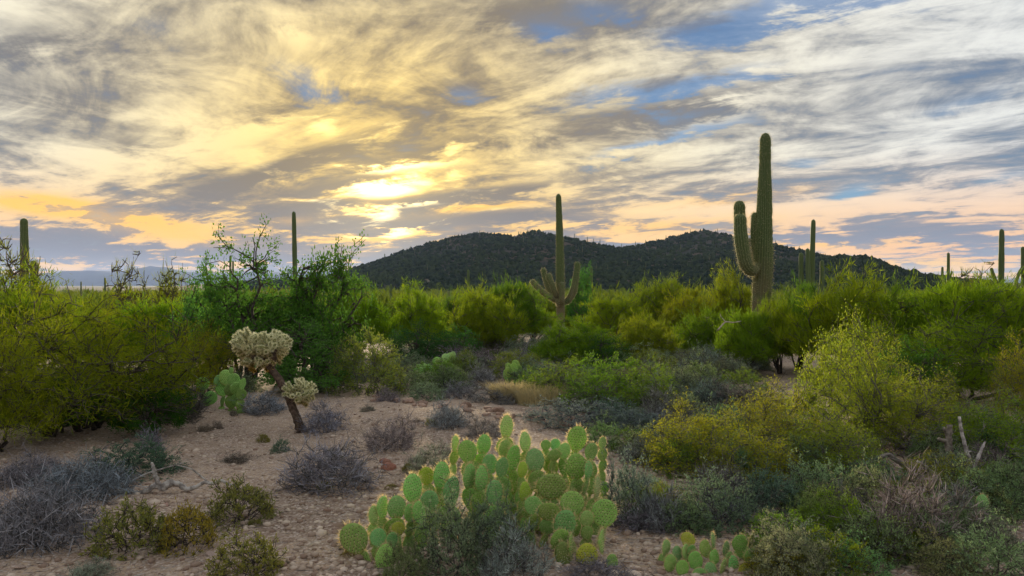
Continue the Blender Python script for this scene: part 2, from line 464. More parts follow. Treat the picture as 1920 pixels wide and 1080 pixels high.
def hill_scrub():
    """the dark growth that covers the hillsides: low clumps too many and too small to count"""
    rs = np.random.RandomState(4)
    n = 36000
    y = rs.uniform(250, 700, n); x = rs.uniform(-.36, .62, n) * y
    z = ground_z(x, y); keep = (z > -.6) & (rs.rand(n) < 0.05 + 1.6 * fbm(x / 26, y / 40, 41, 3))
    x, y, z = x[keep], y[keep], z[keep]; n = len(x)
    # each clump: a squashed eight-sided lump with an uneven outline
    k = 6
    th = np.linspace(0, 2 * math.pi, k, endpoint=False)
    r = .5 + 2.0 * rs.rand(n) ** 2; h = .6 + 2.2 * rs.rand(n) ** 1.6
    V = np.zeros((n, 2 * k + 1, 3))
    rot = rs.uniform(0, 6.28, n)[:, None]
    for L, (rr, hh) in enumerate(((.75, -.1), (1.0, .55))):
        q = r[:, None] * rr * rs.uniform(.6, 1.25, (n, k))
        V[:, L * k:(L + 1) * k, 0] = x[:, None] + q * np.cos(th + rot); V[:, L * k:(L + 1) * k, 1] = y[:, None] + q * np.sin(th + rot)
        V[:, L * k:(L + 1) * k, 2] = z[:, None] + h[:, None] * hh * rs.uniform(.7, 1.2, (n, k)) - (.5 if L == 0 else 0)
    V[:, 2 * k] = np.stack([x + rs.normal(0, .2, n), y, z + h * rs.uniform(.8, 1.15, n)], -1)
    j = np.arange(k); j2 = (j + 1) % k
    Q = np.stack([j, j2, k + j2, k + j], -1); T = np.stack([k + j, k + j2, np.full(k, 2 * k)], -1)
    off = (np.arange(n) * (2 * k + 1))[:, None, None]
    tint = np.repeat(np.clip(rs.uniform(-.2, .6, n) + fbm(x / 40, y / 60, 51, 3) * .7, 0, 1), 2 * k + 1)
    me = mesh_np('hill_scrub', V.reshape(-1, 3), (Q[None] + off).reshape(-1, 4), (T[None] + off).reshape(-1, 3), tint)
    o = obj('hill_scrub', me, M['hillveg']); tag(o, 'dark green desert scrub covering the hillsides', 'scrub', kind='stuff')


hill_scrub()


def haze():
    B = Buf(); x0, x1, y0, y1, z0, z1 = -9500, 9500, -9500, 9500, -12, 215
    V = [(x, y, z) for z in (z0, z1) for y in (y0, y1) for x in (x0, x1)]
    Q = [(0, 2, 3, 1), (4, 5, 7, 6), (0, 1, 5, 4), (2, 6, 7, 3), (0, 4, 6, 2), (1, 3, 7, 5)]
    B.put(V, Q)
    m, g = new_mat('haze_air')
    p = g.node('ShaderNodeVolumePrincipled'); p.inputs['Color'].default_value = (.40, .56, 1.0, 1)
    p.inputs['Density'].default_value = 6.5e-5; p.inputs['Anisotropy'].default_value = .2
    g.nt.links.new(p.outputs[0], g.out.inputs['Volume'])
    m.cycles.volume_sampling = 'DISTANCE'
    o = obj('haze', B.mesh('haze'), m); tag(o, 'thin blue evening haze in the air', 'haze', kind='stuff')


if HAZE: haze()

# ------------------------------------------------------------------ plant generators
def unit(v): return v / np.maximum(np.linalg.norm(v, axis=-1, keepdims=True), 1e-9)


def tubes(B, P, r0, r1, sides=3, tint=.5, cap=False):
    """tubes along polylines P (n,k,3) with radii r0 -> r1 (n,)"""
    n, k, _ = P.shape
    t = np.gradient(P, axis=1); t = unit(t)
    ref = np.where(np.abs(t[..., 2:3]) > .9, np.array([1., 0, 0]), np.array([0, 0, 1.]))
    a = unit(np.cross(t, ref)); b = np.cross(t, a)
    s = np.linspace(0, 1, k)[None, :]
    R = (np.asarray(r0)[:, None] * (1 - s) + np.asarray(r1)[:, None] * s)[..., None]
    th = np.linspace(0, 2 * math.pi, sides, endpoint=False)
    V = np.stack([P + R * (a * math.cos(q) + b * math.sin(q)) for q in th], 2)       # n,k,sides,3
    i = np.arange(n)[:, None, None] * k * sides; j = np.arange(k - 1)[None, :, None] * sides; q = np.arange(sides)[None, None]
    q2 = (q + 1) % sides
    Q = np.stack([i + j + q, i + j + q2, i + j + sides + q2, i + j + sides + q], -1).reshape(-1, 4)
    tt = np.repeat(np.broadcast_to(np.asarray(tint, float), (n,)), k * sides)
    B.put(V.reshape(-1, 3), Q, None, tt)


def leaves(B, pos, dirn, ln, wd, rs, tint, tip=0.35):
    """one small diamond-shaped leaf (or thin twiglet) each"""
    n = len(pos); dirn = unit(dirn)
    side = unit(np.cross(dirn, unit(rs.normal(size=(n, 3)))))
    ln = np.broadcast_to(ln, (n,))[:, None]; wd = np.broadcast_to(wd, (n,))[:, None]
    mid = pos + dirn * ln * tip
    V = np.stack([pos, mid + side * wd * .5, pos + dirn * ln, mid - side * wd * .5], 1).reshape(-1, 3)
    Q = np.arange(n * 4).reshape(-1, 4)
    B.put(V, Q, None, np.repeat(tint, 4))


def bez(p0, p1, p2, k):
    t = np.linspace(0, 1, k)[None, :, None]
    return (1 - t) ** 2 * p0[:, None] + 2 * t * (1 - t) * p1[:, None] + t * t * p2[:, None]


def bush(seed, rx=1., h=1., base=.0, n0=8, n1=60, n2=400, rad=.03, nl=6000, ll=.05, lw=.012, lj=.05, updir=.3, outdir=.6, rnd=.8,
         zmin=0.0, shell=.55, lobe=.35, wob=.06, twig=.0025, leafy=(.25, 1.), tipclump=0.0, lob_n=9, flat=1.0, foot=.05, spike=0.0):
    """skeleton grown inside a lumpy dome (radius rx, height h): main limbs, branches, twigs, then leaves along the twigs.
    returns (branches Buf, leaves Buf)"""
    rs = np.random.RandomState(seed)
    lv = unit(rs.normal(size=(lob_n, 3)) * np.array([1, 1, .8]) + np.array([0, 0, .35])); la = rs.uniform(.4, 1., lob_n)
    def env(d):
        s = (np.clip(d @ lv.T, 0, 1) ** 7 * la).max(1)
        return 1 - lobe + lobe * s + spike * (rs.uniform(0, 1, len(d)) ** 6)
    C = np.array([0, 0, base]); S = np.array([rx, rx * flat, h - base])
    def sample(n, lo, hi):
        d = unit(rs.normal(size=(n * 3, 3))); d[:, 2] = np.abs(d[:, 2]) * (1 - zmin) + zmin * np.where(rs.rand(n * 3) < .25, -1, 1) * np.abs(d[:, 2])
        d = d[:n]
        rho = rs.uniform(lo ** 2.2, hi ** 2.2, n) ** (1 / 2.2)
        return C + d * S * (rho * env(unit(d)))[:, None]
    def link(tgt, nodes, tan, k, w):
        best = np.zeros(len(tgt), int)
        for a in range(0, len(tgt), 512):
            q = tgt[a:a + 512]
            df = q[:, None] - nodes[None]
            cost = (df ** 2).sum(-1) + 6 * np.clip(-df[..., 2], 0, None) ** 2
            best[a:a + 512] = cost.argmin(1)
        p0 = nodes[best]; L = np.linalg.norm(tgt - p0, axis=1, keepdims=True)
        p1 = p0 + tan[best] * L * .45 + rs.normal(size=p0.shape) * L * .10
        P = bez(p0, p1, tgt, k)
        P[:, 1:-1] += rs.normal(size=P[:, 1:-1].shape) * (L * w)[:, None]
        return P
    Bb, Bl = Buf(), Buf()
    t0 = sample(n0, .5, .72)
    s0 = np.zeros((n0, 3)); s0[:, :2] = rs.normal(size=(n0, 2)) * foot * rx; s0[:, 2] = -.04 * h
    mid = s0 + (t0 - s0) * np.array([.25, .25, .6])
    P0 = bez(s0, mid, t0, 7); P0[:, 1:-1] += rs.normal(size=P0[:, 1:-1].shape) * wob * .5 * rx
    tubes(Bb, P0, np.full(n0, rad) * rs.uniform(.6, 1.1, n0), np.full(n0, rad * .35), 5, .2)
    nd = P0[:, 2:].reshape(-1, 3); tn = unit(np.gradient(P0, axis=1))[:, 2:].reshape(-1, 3)
    P1 = link(sample(n1, .55, .9), nd, tn, 5, wob)
    tubes(Bb, P1, np.full(n1, rad * .40), np.full(n1, max(rad * .13, twig)), 3, .35)
    nd = np.concatenate([P1[:, 1:].reshape(-1, 3), P0[:, 4:].reshape(-1, 3)]); tn = np.concatenate([unit(np.gradient(P1, axis=1))[:, 1:].reshape(-1, 3), unit(np.gradient(P0, axis=1))[:, 4:].reshape(-1, 3)])
    P2 = link(sample(n2, shell, 1.), nd, tn, 4, wob)
    tubes(Bb, P2, np.full(n2, max(twig * 1.7, rad * .10)), np.full(n2, twig), 3, .5)
    if nl:
        i = rs.randint(0, n2, nl); t = rs.uniform(leafy[0], leafy[1], nl)
        if tipclump: t = np.where(rs.rand(nl) < tipclump, rs.uniform(.75, 1.0, nl), t)
        f = t * 3; a = np.minimum(f.astype(int), 2); f = (f - a)[:, None]
        pos = P2[i, a] * (1 - f) + P2[i, a + 1] * f; tg = unit(P2[i, a + 1] - P2[i, a])
        pos = pos + rs.normal(size=pos.shape) * lj
        outv = unit(pos - np.array([0, 0, h * .2]))
        dr = tg * outdir + outv * .3 + np.array([0, 0, updir]) + rs.normal(size=pos.shape) * rnd
        clump = rs.rand(n2)[i]
        leaves(Bl, pos, dr, ll * rs.uniform(.5, 1.3, nl), lw * rs.uniform(.7, 1.3, nl), rs, np.clip(clump * .6 + rs.rand(nl) * .5 - .05, 0, 1))
    return Bb, Bl


PROTO = {}


def proto(kind, n, branch_mat, leaf, **kw):
    """n differently grown meshes of a kind; later plants share them"""
    out = []
    for i in range(n):
        k2 = dict(kw)
        b, l = bush(abs(hash(kind)) % 1 + sum(map(ord, kind)) * 31 + i * 101, **k2)
        mb = b.mesh(kind + '_branches'); mb.materials.append(M[branch_mat])
        ml = None
        if l.n:
            ml = l.mesh(kind + '_foliage'); ml.materials.append(M[leaf])
        # true size of what grew, so that a plant can be placed at the size it has
        co = np.empty(len((ml or mb).vertices) * 3, np.float32); (ml or mb).vertices.foreach_get('co', co); co = co.reshape(-1, 3)
        out.append((mb, ml, float(np.percentile(np.hypot(co[:, 0], co[:, 1]), 96)), float(np.percentile(co[:, 2], 99.3))))
    PROTO[kind] = out


_rr = random.Random(11)
_count = {}


def plant(kind, name, loc, w, h, label, cat='shrub', group=None, color=(1, 1, 1), bcol=(1, 1, 1), tree=False, var=None, rz=None, wy=None, lean=(0, 0)):
    """place a plant of total width w and height h metres with its base at loc"""
    out = PROTO[kind]
    i = _count.get(kind, 0); _count[kind] = i + 1
    mb, ml, rx, hh = out[(i if var is None else var) % len(out)]
    sx = w / (2 * rx); sz = h / hh
    e = empty(name, (loc[0], loc[1], loc[2] - .02), 0)
    e.rotation_euler = (lean[0], lean[1], _rr.uniform(0, 6.28) if rz is None else rz)
    e.scale = (sx, sx if wy is None else wy / (2 * rx), sz)
    obj('trunk' if tree else 'branches', mb, None, e, bcol)
    if ml:
        v = [c * _rr.uniform(.9, 1.1) for c in color]
        obj('crown' if tree else 'foliage', ml, None, e, v)
    tag(e, label, cat, group)
    return e


proto('palo', 5, 'bark', 'palo', rx=1.5, h=2.0, base=.50, n0=9, n1=110, n2=800, rad=.05, nl=26000, ll=.15, lw=.013, lj=.05, updir=.65, outdir=.8, rnd=.50,
      zmin=.25, shell=.35, lobe=.38, lob_n=16, twig=.004, spike=.42)
proto('palonear', 3, 'bark', 'palo', rx=1.5, h=2.0, base=.30, n0=10, n1=130, n2=1100, rad=.04, nl=23000, ll=.095, lw=.0075, lj=.055, updir=.35, outdir=.7, rnd=.65,
      zmin=.3, shell=.45, lobe=.52, lob_n=14, twig=.0035, spike=.28, wob=.09)
proto('mesq', 4, 'bark', 'mesq', rx=1.5, h=2.6, base=.45, n0=11, n1=90, n2=320, rad=.055, nl=9000, ll=.06, lw=.030, lj=.055, updir=.15, outdir=.3, rnd=1.0,
      zmin=.45, shell=.45, lobe=.50, lob_n=14, twig=.004, tipclump=.25, spike=.12)
proto('airy', 4, 'greybark', 'airy', rx=1.0, h=1.5, base=.15, n0=8, n1=80, n2=700, rad=.022, nl=15000, ll=.030, lw=.012, lj=.035, updir=.3, outdir=.4, rnd=.9,
      zmin=.1, shell=.35, lobe=.4, lob_n=12, twig=.0022, wob=.08, spike=.22)
proto('creo', 4, 'greybark', 'airy', rx=.8, h=1.1, base=.0, n0=16, n1=90, n2=600, rad=.012, nl=9000, ll=.032, lw=.012, lj=.02, updir=.6, outdir=.7, rnd=.6,
      zmin=.0, shell=.5, lobe=.3, twig=.002, foot=.12, spike=.15)
proto('sage', 4, 'greybark', 'sage', rx=.5, h=.6, base=.0, n0=16, n1=110, n2=620, rad=.009, nl=8000, ll=.024, lw=.009, lj=.012, updir=.6, outdir=.7, rnd=.65,
      zmin=.0, shell=.55, lobe=.35, twig=.0018, foot=.2, leafy=(.35, 1.), spike=.42)
proto('yell', 3, 'greybark', 'yell', rx=.35, h=.4, base=.0, n0=14, n1=80, n2=420, rad=.006, nl=4200, ll=.022, lw=.008, lj=.008, updir=.7, outdir=.8, rnd=.55,
      zmin=.0, shell=.6, lobe=.35, twig=.0015, foot=.12, leafy=(.5, 1.), spike=.2)
proto('dry', 5, 'greybark', 'dry', rx=.5, h=.5, base=.0, n0=18, n1=130, n2=650, rad=.007, nl=2600, ll=.09, lw=.0055, lj=.01, updir=.35, outdir=.9, rnd=.5,
      zmin=.0, shell=.5, lobe=.5, twig=.0016, foot=.2, leafy=(.2, 1.), spike=.5)
proto('tangle', 2, 'greybark', 'dry', rx=.7, h=.5, base=.0, n0=26, n1=200, n2=900, rad=.006, nl=3600, ll=.16, lw=.0062, lj=.04, updir=.0, outdir=.3, rnd=1.0,
      zmin=.0, shell=.35, lobe=.35, twig=.002, foot=.5, leafy=(.1, 1.), wob=.16, spike=.2)
proto('bare', 3, 'greybark', 'palo', rx=1.0, h=2.0, base=.5, n0=8, n1=60, n2=420, rad=.025, nl=1500, ll=.14, lw=.010, lj=.02, updir=.5, outdir=.9, rnd=.4,
      zmin=.1, shell=.5, lobe=.45, twig=.006, spike=.2)


def grass(seed, n, rx, h, w=.004):
    rs = np.random.RandomState(seed); B = Buf()
    a = rs.uniform(0, 6.28, n); r = np.sqrt(rs.rand(n)) * rx
    p0 = np.stack([np.cos(a) * r, np.sin(a) * r, np.full(n, -.02)], -1)
    L = h * rs.uniform(.5, 1.15, n)[:, None]
    lean = rs.normal(size=(n, 3)) * .28 + np.stack([np.cos(a), np.sin(a), a * 0], -1) * (r / rx)[:, None] * .35; lean[:, 2] = 0
    p2 = p0 + (np.array([0, 0, 1.]) + lean) * L; p1 = p0 + np.array([0, 0, .6]) * L
    P = bez(p0, p1, p2, 4)
    side = unit(np.stack([-np.sin(a + rs.normal(size=n)), np.cos(a + rs.normal(size=n)), a * 0], -1))[:, None] * np.array([1., .8, .5, .08])[None, :, None] * w
    V = np.stack([P - side, P + side], 2)                                     # n,4,2,3
    i = np.arange(n)[:, None] * 8; j = np.arange(3)[None] * 2
    Q = np.stack([i + j, i + j + 1, i + j + 3, i + j + 2], -1).reshape(-1, 4)
    B.put(V.reshape(-1, 3), Q, None, np.repeat(rs.rand(n), 8)); return B


# ------------------------------------------------------------------ saguaros
def saguaro_mat(name, groove, rib, base):
    m, g = new_mat(name)
    tc = g.node('ShaderNodeTexCoord'); o = tc.outputs['Object']
    n = g.noise(o, 2.2, 4, .6); nf = g.noise(o, 40, 3, .6)
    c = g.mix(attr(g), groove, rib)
    z = g.sep(o)[2]
    old = g.mul(g.step(z, 3.8, 1.0), g.step(n, .3, .6))
    c = g.mix(g.mul(old, .75), c, base)
    c = g.mix(g.mul(g.step(nf, .55, .75), .35), c, (.10, .09, .05))
    oi = g.node('ShaderNodeObjectInfo'); c = g.mix(1.0, c, oi.outputs['Color'], 'MULTIPLY')
    finish(g, c, .65, nf, .3, .01); return m


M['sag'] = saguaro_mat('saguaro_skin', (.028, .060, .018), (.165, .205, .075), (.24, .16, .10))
M['sagspine'] = leaf_mat('saguaro_spine', (.60, .52, .30), (.40, .36, .22), .4)


def column(path, rad, ribs=20, rows=40, vs=3, depth=.15, seed=0, dome=True):
    """ribbed cactus column along a smooth path; returns mesh and rib-edge samples (for spines)"""
    rs = np.random.RandomState(seed)
    P = np.array(path, float); k = len(P)
    s = np.linspace(0, k - 1, rows); i = np.clip(s.astype(int), 0, k - 2); f = (s - i)[:, None]
    def cr(a, b, c, d, f): return .5 * ((2 * b) + (c - a) * f + (2 * a - 5 * b + 4 * c - d) * f * f + (-a + 3 * b - 3 * c + d) * f ** 3)
    g = lambda j: P[np.clip(j, 0, k - 1)]
    C = cr(g(i - 1), g(i), g(i + 1), g(i + 2), f)
    tt = np.linspace(0, 1, rows)
    R = np.interp(tt, np.linspace(0, 1, len(rad)), rad) * (1 + .025 * np.sin(tt * 23 + seed) + .02 * rs.normal(size=rows))
    t = unit(np.gradient(C, axis=0))
    if dome:
        L = np.linalg.norm(np.diff(C, axis=0), axis=1); al = np.concatenate([[0], np.cumsum(L)]); rem = al[-1] - al
        q = np.clip(rem / (R.mean() * 1.15), 0, 1); R = R * np.sqrt(np.clip(1 - (1 - q) ** 2, .0004, 1))
    ref = np.array([0, 1., 0]) if abs(t[:, 1]).max() < .8 else np.array([1., 0, 0])
    a = unit(np.cross(t, ref)); b = np.cross(t, a)
    n = ribs * vs
    th = np.linspace(0, 2 * math.pi, n, endpoint=False)
    rid = np.abs(np.cos(th * ribs / 2)) ** .7
    rr = 1 - depth + depth * 2 * (rid - .35)
    V = C[:, None] + R[:, None, None] * rr[None, :, None] * (a[:, None] * np.cos(th)[None, :, None] + b[:, None] * np.sin(th)[None, :, None])
    i = np.arange(rows - 1)[:, None]; j = np.arange(n)[None]; j2 = (j + 1) % n
    Q = np.stack([i * n + j, i * n + j2, (i + 1) * n + j2, (i + 1) * n + j], -1).reshape(-1, 4)
    T = np.stack([np.full(n, (rows - 1) * n + n), (rows - 1) * n + np.arange(n), (rows - 1) * n + (np.arange(n) + 1) % n], -1)
    VV = np.concatenate([V.reshape(-1, 3), C[-1:]])
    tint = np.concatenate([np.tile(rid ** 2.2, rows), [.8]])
    rows_i = np.arange(1, rows - 1)
    edge = V[:, ::vs][rows_i].reshape(-1, 3); out = unit(edge - np.repeat(C[rows_i], ribs, 0))
    return mesh_np('column', VV, Q, T, tint, True), edge, out


def spines_mesh(edge, out, rs, ln, wd, per=2):
    B = Buf()
    pos = np.repeat(edge, per, 0) + rs.normal(size=(len(edge) * per, 3)) * ln * .25; d = np.repeat(out, per, 0) + rs.normal(size=pos.shape) * .6
    leaves(B, pos, d, ln * rs.uniform(.6, 1.3, len(pos)), wd, rs, rs.rand(len(pos)), .15)
    return B.mesh('spines')


def saguaro(label, stem, srad, arms=(), ribs=20, rows=60, spine=0.0, group='tall saguaros standing above the scrub', color=(1, 1, 1), vs=3):
    """stem: list of world points bottom to top; arms: (points, radii)"""
    base = Vector(stem[0])
    e = empty('saguaro', base)
    loc = lambda pts: [tuple(Vector(p) - base) for p in pts]
    rs = np.random.RandomState(len(bpy.data.objects))
    me, ed, ot = column(loc(stem), srad, ribs, rows, vs, seed=rs.randint(99))
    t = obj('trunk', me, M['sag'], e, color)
    if spine: obj('spines', spines_mesh(ed, ot, rs, spine, spine * .12), M['sagspine'], t)
    for pts, rr in arms:
        me, ed, ot = column(loc(pts), rr, max(8, int(ribs * .7)), max(16, int(rows * .7)), vs, seed=rs.randint(99))
        a = obj('arm', me, M['sag'], e, color)
        if spine: obj('spines', spines_mesh(ed, ot, rs, spine, spine * .12), M['sagspine'], a)
    tag(e, label, 'cactus', group)
    return e


# ------------------------------------------------------------------ prickly pears
def pad_mat():
    m, g = new_mat('prickly_pear_skin')
    tc = g.node('ShaderNodeTexCoord'); o = tc.outputs['Object']
    n = g.noise(o, 6, 4, .6); nf = g.noise(o, 45, 3, .6)
    oi = g.node('ShaderNodeObjectInfo')
    c = g.mix(g.step(n, .3, .7), (.21, .41, .085), (.31, .51, .125))
    c = g.mix(g.mul(g.step(nf, .58, .75), .5), c, (.32, .36, .16))
    c = g.mix(g.mul(g.step(g.noise(o, 11, 3, .7), .60, .70), .6), c, (.36, .30, .15))
    # rims and bases of the pads age to a corky yellow
    c = g.mix(g.mul(g.step(attr(g), .93, 1.0), .4), c, (.42, .36, .10))
    c = g.mix(1.0, c, oi.outputs['Color'], 'MULTIPLY')
    p = finish(g, c, .55, n, .25, .02, .3)
    p.inputs['Subsurface Weight'].default_value = 0.0
    return m


M['pad'] = pad_mat()
M['areole'] = leaf_mat('areole', (.05, .035, .02), (.11, .07, .03), .0)
M['spine'] = leaf_mat('prickly_pear_spine', (.84, .76, .50), (.76, .56, .24), .45)


def pad_meshes(seed):
    """unit pad, one metre tall, base at the origin, flat side facing -Y"""
    rs = np.random.RandomState(seed)
    nth, nr = 36, 7
    asp = rs.uniform(.80, .92); th = np.linspace(0, 2 * math.pi, nth, endpoint=False)
    wob = 1 + .025 * np.sin(2 * th + rs.uniform(0, 6)) + .015 * np.sin(3 * th + rs.uniform(0, 6))
    def outline(q):                                # q angle, 0 = right, measured round the middle of the pad
        x = np.cos(q) * .5 * asp; z = .5 + np.sin(q) * .5
        return x * (1 - .30 * np.clip(.5 - z, 0, 1) * 1.2) * np.clip((z + .03) / .16, .28, 1) ** .5, z
    ox, oz = outline(th); ox = ox * wob
    rr = np.array([0, .3, .55, .75, .88, .96, 1.0]); thick = .058
    prof = np.sqrt(np.clip(1 - rr ** 3.2, 0, 1))
    bend = rs.uniform(-.10, .10); bend2 = rs.uniform(-.08, .08)
    V = []; tint = []
    def surf(x, z, r, s):
        y = s * thick * np.interp(r, rr, prof) * (.7 + .3 * np.clip(z * 2, 0, 1)) + bend * (z - .5) ** 2 * 2 + bend2 * x * x * 4
        return y
    for s in (-1, 1):
        for k, r in enumerate(rr):
            x = ox * r; z = .5 + (oz - .5) * r
            V.append(np.stack([x, surf(x, z, r, s), z], -1)); tint.append(np.full(nth, r) - .25 * (z > .3) * 0)
    V = np.concatenate(V); tint = np.concatenate(tint)
    low = np.clip(.22 - V[:, 2], 0, .22) / .22; tint = np.clip(tint * .975 + low * .6 * tint, 0, 1)
    Q = []
    for s in range(2):
        for k in range(nr - 1):
            a = (s * nr + k) * nth; j = np.arange(nth); j2 = (j + 1) % nth
            q = np.stack([a + j, a + j2, a + nth + j2, a + nth + j], -1); Q.append(q if s == 1 else q[:, ::-1])
    me = mesh_np('pad', V, np.concatenate(Q), None, tint, True); me.materials.append(M['pad'])
    A, S = Buf(), Buf()
    stp = .118
    pts = []
    for r in range(-6, 7):
        for c in range(-6, 7):
            x = (c + .5 * (r % 2)) * stp * .93 + rs.normal() * .008; z = .5 + r * stp * .80 + rs.normal() * .008
            q = math.atan2((z - .5) * 2, x * 2 / asp); bx, bz = outline(np.array([q])); R = math.hypot(bx[0], bz[0] - .5); r_ = math.hypot(x, z - .5) / max(R, 1e-3)
            if r_ < .93 and z > .08: pts.append((x, z, r_))
    pts = np.array(pts)
    for s in (-1, 1):
        y = surf(pts[:, 0], pts[:, 1], pts[:, 2], s)
        c = np.stack([pts[:, 0], y, pts[:, 1]], -1); n = len(c)
        q = .017
        ring = np.array([(-q, 0, -q * .9), (q, 0, -q * .9), (q, 0, q * 1.1), (-q, 0, q * 1.1), (0, s * .012, 0)])
        VV = (c[:, None] + ring[None]).reshape(-1, 3); off = (np.arange(n) * 5)[:, None, None]
        T = np.array([(0, 1, 4), (1, 2, 4), (2, 3, 4), (3, 0, 4)]); A.put(VV, None, (T[None] + off).reshape(-1, 3), np.repeat(rs.rand(n), 5))
        per = 2
        pos = np.repeat(c, per, 0); d = np.stack([rs.normal(size=n * per) * .6 + pos[:, 0] * 1.2, np.full(n * per, s * 1.0), rs.normal(size=n * per) * .5 - .25 + (pos[:, 2] - .5) * 1.2], -1)
        leaves(S, pos, d, rs.uniform(.06, .16, n * per), .015, rs, rs.rand(n * per) * .45, .1)
    # longer spines round the upper rim
    ne = 60; q = np.radians(rs.uniform(-25, 205, ne)); ex, ez = outline(q)
    pos = np.repeat(np.stack([ex, np.zeros(ne) + bend2 * ex * ex * 4, ez], -1), 3, 0); n = len(pos)
    d = np.stack([pos[:, 0] * 1.6, rs.normal(size=n) * .6, (pos[:, 2] - .45) * 1.6], -1) + rs.normal(size=(n, 3)) * .35
    leaves(S, pos, d, rs.uniform(.07, .20, n), .012, rs, .25 + rs.rand(n) * .75, .1)
    ma = A.mesh('areoles'); ma.materials.append(M['areole']); ms = S.mesh('spines'); ms.materials.append(M['spine'])
    return me, ma, ms


PADS = [pad_meshes(i * 7 + 3) for i in range(5)]


def pad(parent, base, size, yaw=0.0, roll=0.0, pitch=0.0, color=(1, 1, 1), var=0, spines=True, wide=1.0, areoles=True):
    """one pad: base point (relative to the plant), height in metres, yaw turns its face away, roll leans it sideways"""
    me, ma, ms = PADS[var % len(PADS)]
    o = obj('pad', me, None, parent, color)
    o.location = base; o.rotation_mode = 'ZXY'
    Rm = Matrix.Rotation(roll, 4, 'Y') @ Matrix.Rotation(pitch, 4, 'X') @ Matrix.Rotation(yaw, 4, 'Z')
    o.rotation_mode = 'XYZ'; o.rotation_euler = Rm.to_euler(); o.scale = (size * wide, size, size)
    if areoles: obj('areoles', ma, None, o)
    if spines: obj('spines', ms, None, o)
    return o

# ------------------------------------------------------------------ placing
def place(kind, name, px, py, wpx, hpx, label, **kw):
    """plant whose foot shows at photo pixel (px, py)"""
    p = at(px, py); k = p.y / F
    return plant(kind, name, p, wpx * k, hpx * k, label, **kw)


def stand(kind, name, px, d, wpx, top, label, **kw):
    """plant at distance d whose foot is hidden; its top reaches photo row `top`"""
    p = on(px, d); k = d / F
    return plant(kind, name, p, wpx * k, CAMH + (HY - top) * k - p.z, label, **kw)


LAND = [(1430, 600, 'the tallest saguaro'), (1050, 560, 'the basket-armed saguaro'), (900, 930, 'the big prickly pear'), (1325, 1040, 'the small prickly pear'), (540, 740, 'the cholla'),
        (990, 745, 'the straw-coloured grass'), (1825, 860, 'the forked dead branch'), (1690, 960, 'the purplish-brown twig shrub'), (1445, 790, 'the bright yellow airy bush'),
        (1565, 700, 'the tallest airy bush'), (190, 680, 'the large left palo verde'), (690, 690, 'the olive rounded shrub'), (836, 690, 'the pale mid-distance prickly pear'),
        (1295, 830, 'the airy bush beside the big prickly pear'), (1870, 1030, 'the bottom right corner shrub'), (1085, 640, 'the broad dark palo verde'), (1205, 640, 'the small yellow palo verde'),
        (1130, 720, 'the fresh green shrub'), (1405, 650, 'the palo verde at the tallest saguaro foot'), (1490, 1020, 'the pale leafy shrub by the small prickly pear'),
        (270, 735, 'the two pale boulders'), (1920, 680, 'the yellow airy bush at the right edge'), (842, 775, 'the left grey shrub on the swell'), (908, 795, 'the right grey shrub on the swell'), (727, 740, 'the tiny grey shrub on the swell')]
_used = set()


def auto_label(look, px, py):
    """a label that points to this one thing by the nearest thing one can find"""
    L = sorted(LAND, key=lambda q: math.hypot(q[0] - px, (q[1] - py) * 1.4))
    def way(q):
        dx, dy = px - q[0], (py - q[1]) * 1.6
        h = 'left' if dx < 0 else 'right'
        if abs(dx) > 2.2 * abs(dy): return 'to the %s of' % h
        if abs(dy) > 2.2 * abs(dx): return 'in front of' if dy > 0 else 'behind'
        return ('in front of and %s of' if dy > 0 else 'behind and %s of') % h
    for near in ('', 'second '):
        for size in ('', 'far ' if py < 700 else 'near ') if near == '' else ('',):
            for q in L[:5]:
                t = '%s%s%s %s %s' % (near, size, look, way(q), q[2])
                if t not in _used and len(t.split()) <= 16:
                    _used.add(t); return t
    for q in L:
        t = 'another %s %s %s' % (look, way(q), q[2])
        if t not in _used: _used.add(t); return t
    return look


# ---- saguaros
def spts(d, pts, foot=True):
    r = [at(x, y, d + (q[0] if q else 0)) for x, y, *q in pts]
    if foot:
        p = r[0]; r[0] = Vector((p.x, p.y, gz(p.x, p.y) - .1))
    return r


def spx(d, radii): return [q * d / F for q in radii]


d = 20.0
saguaro('tallest saguaro, with two upright arms on its left side, rising from the palo verdes',
        spts(d, [(1427, 690), (1427, 640), (1428, 560), (1431, 480), (1433, 400), (1434, 320), (1435, 249)]), spx(d, [15, 16, 17, 17, 13.6, 10.6, 9.2]),
        [(spts(d, [(1424, 497), (1410, 507, -.25), (1399, 496, -.32), (1392, 465, -.32), (1388, 430, -.3), (1388, 401, -.3)], False), spx(d, [8, 10, 11.5, 12, 11.5, 10.5])),
         (spts(d, [(1428, 488), (1412, 494, .3), (1399, 480, .4), (1391, 445, .45), (1387, 410, .45), (1386, 376, .45)], False), spx(d, [7, 9, 10, 10.5, 10.5, 9.8])),
         (spts(d, [(1430, 478), (1420, 474, .1), (1416, 455, .12), (1416, 425, .12), (1417, 398, .12)], False), spx(d, [5, 7, 8, 8, 7.5]))],
        ribs=22, rows=110, spine=.055)
d = 41.0
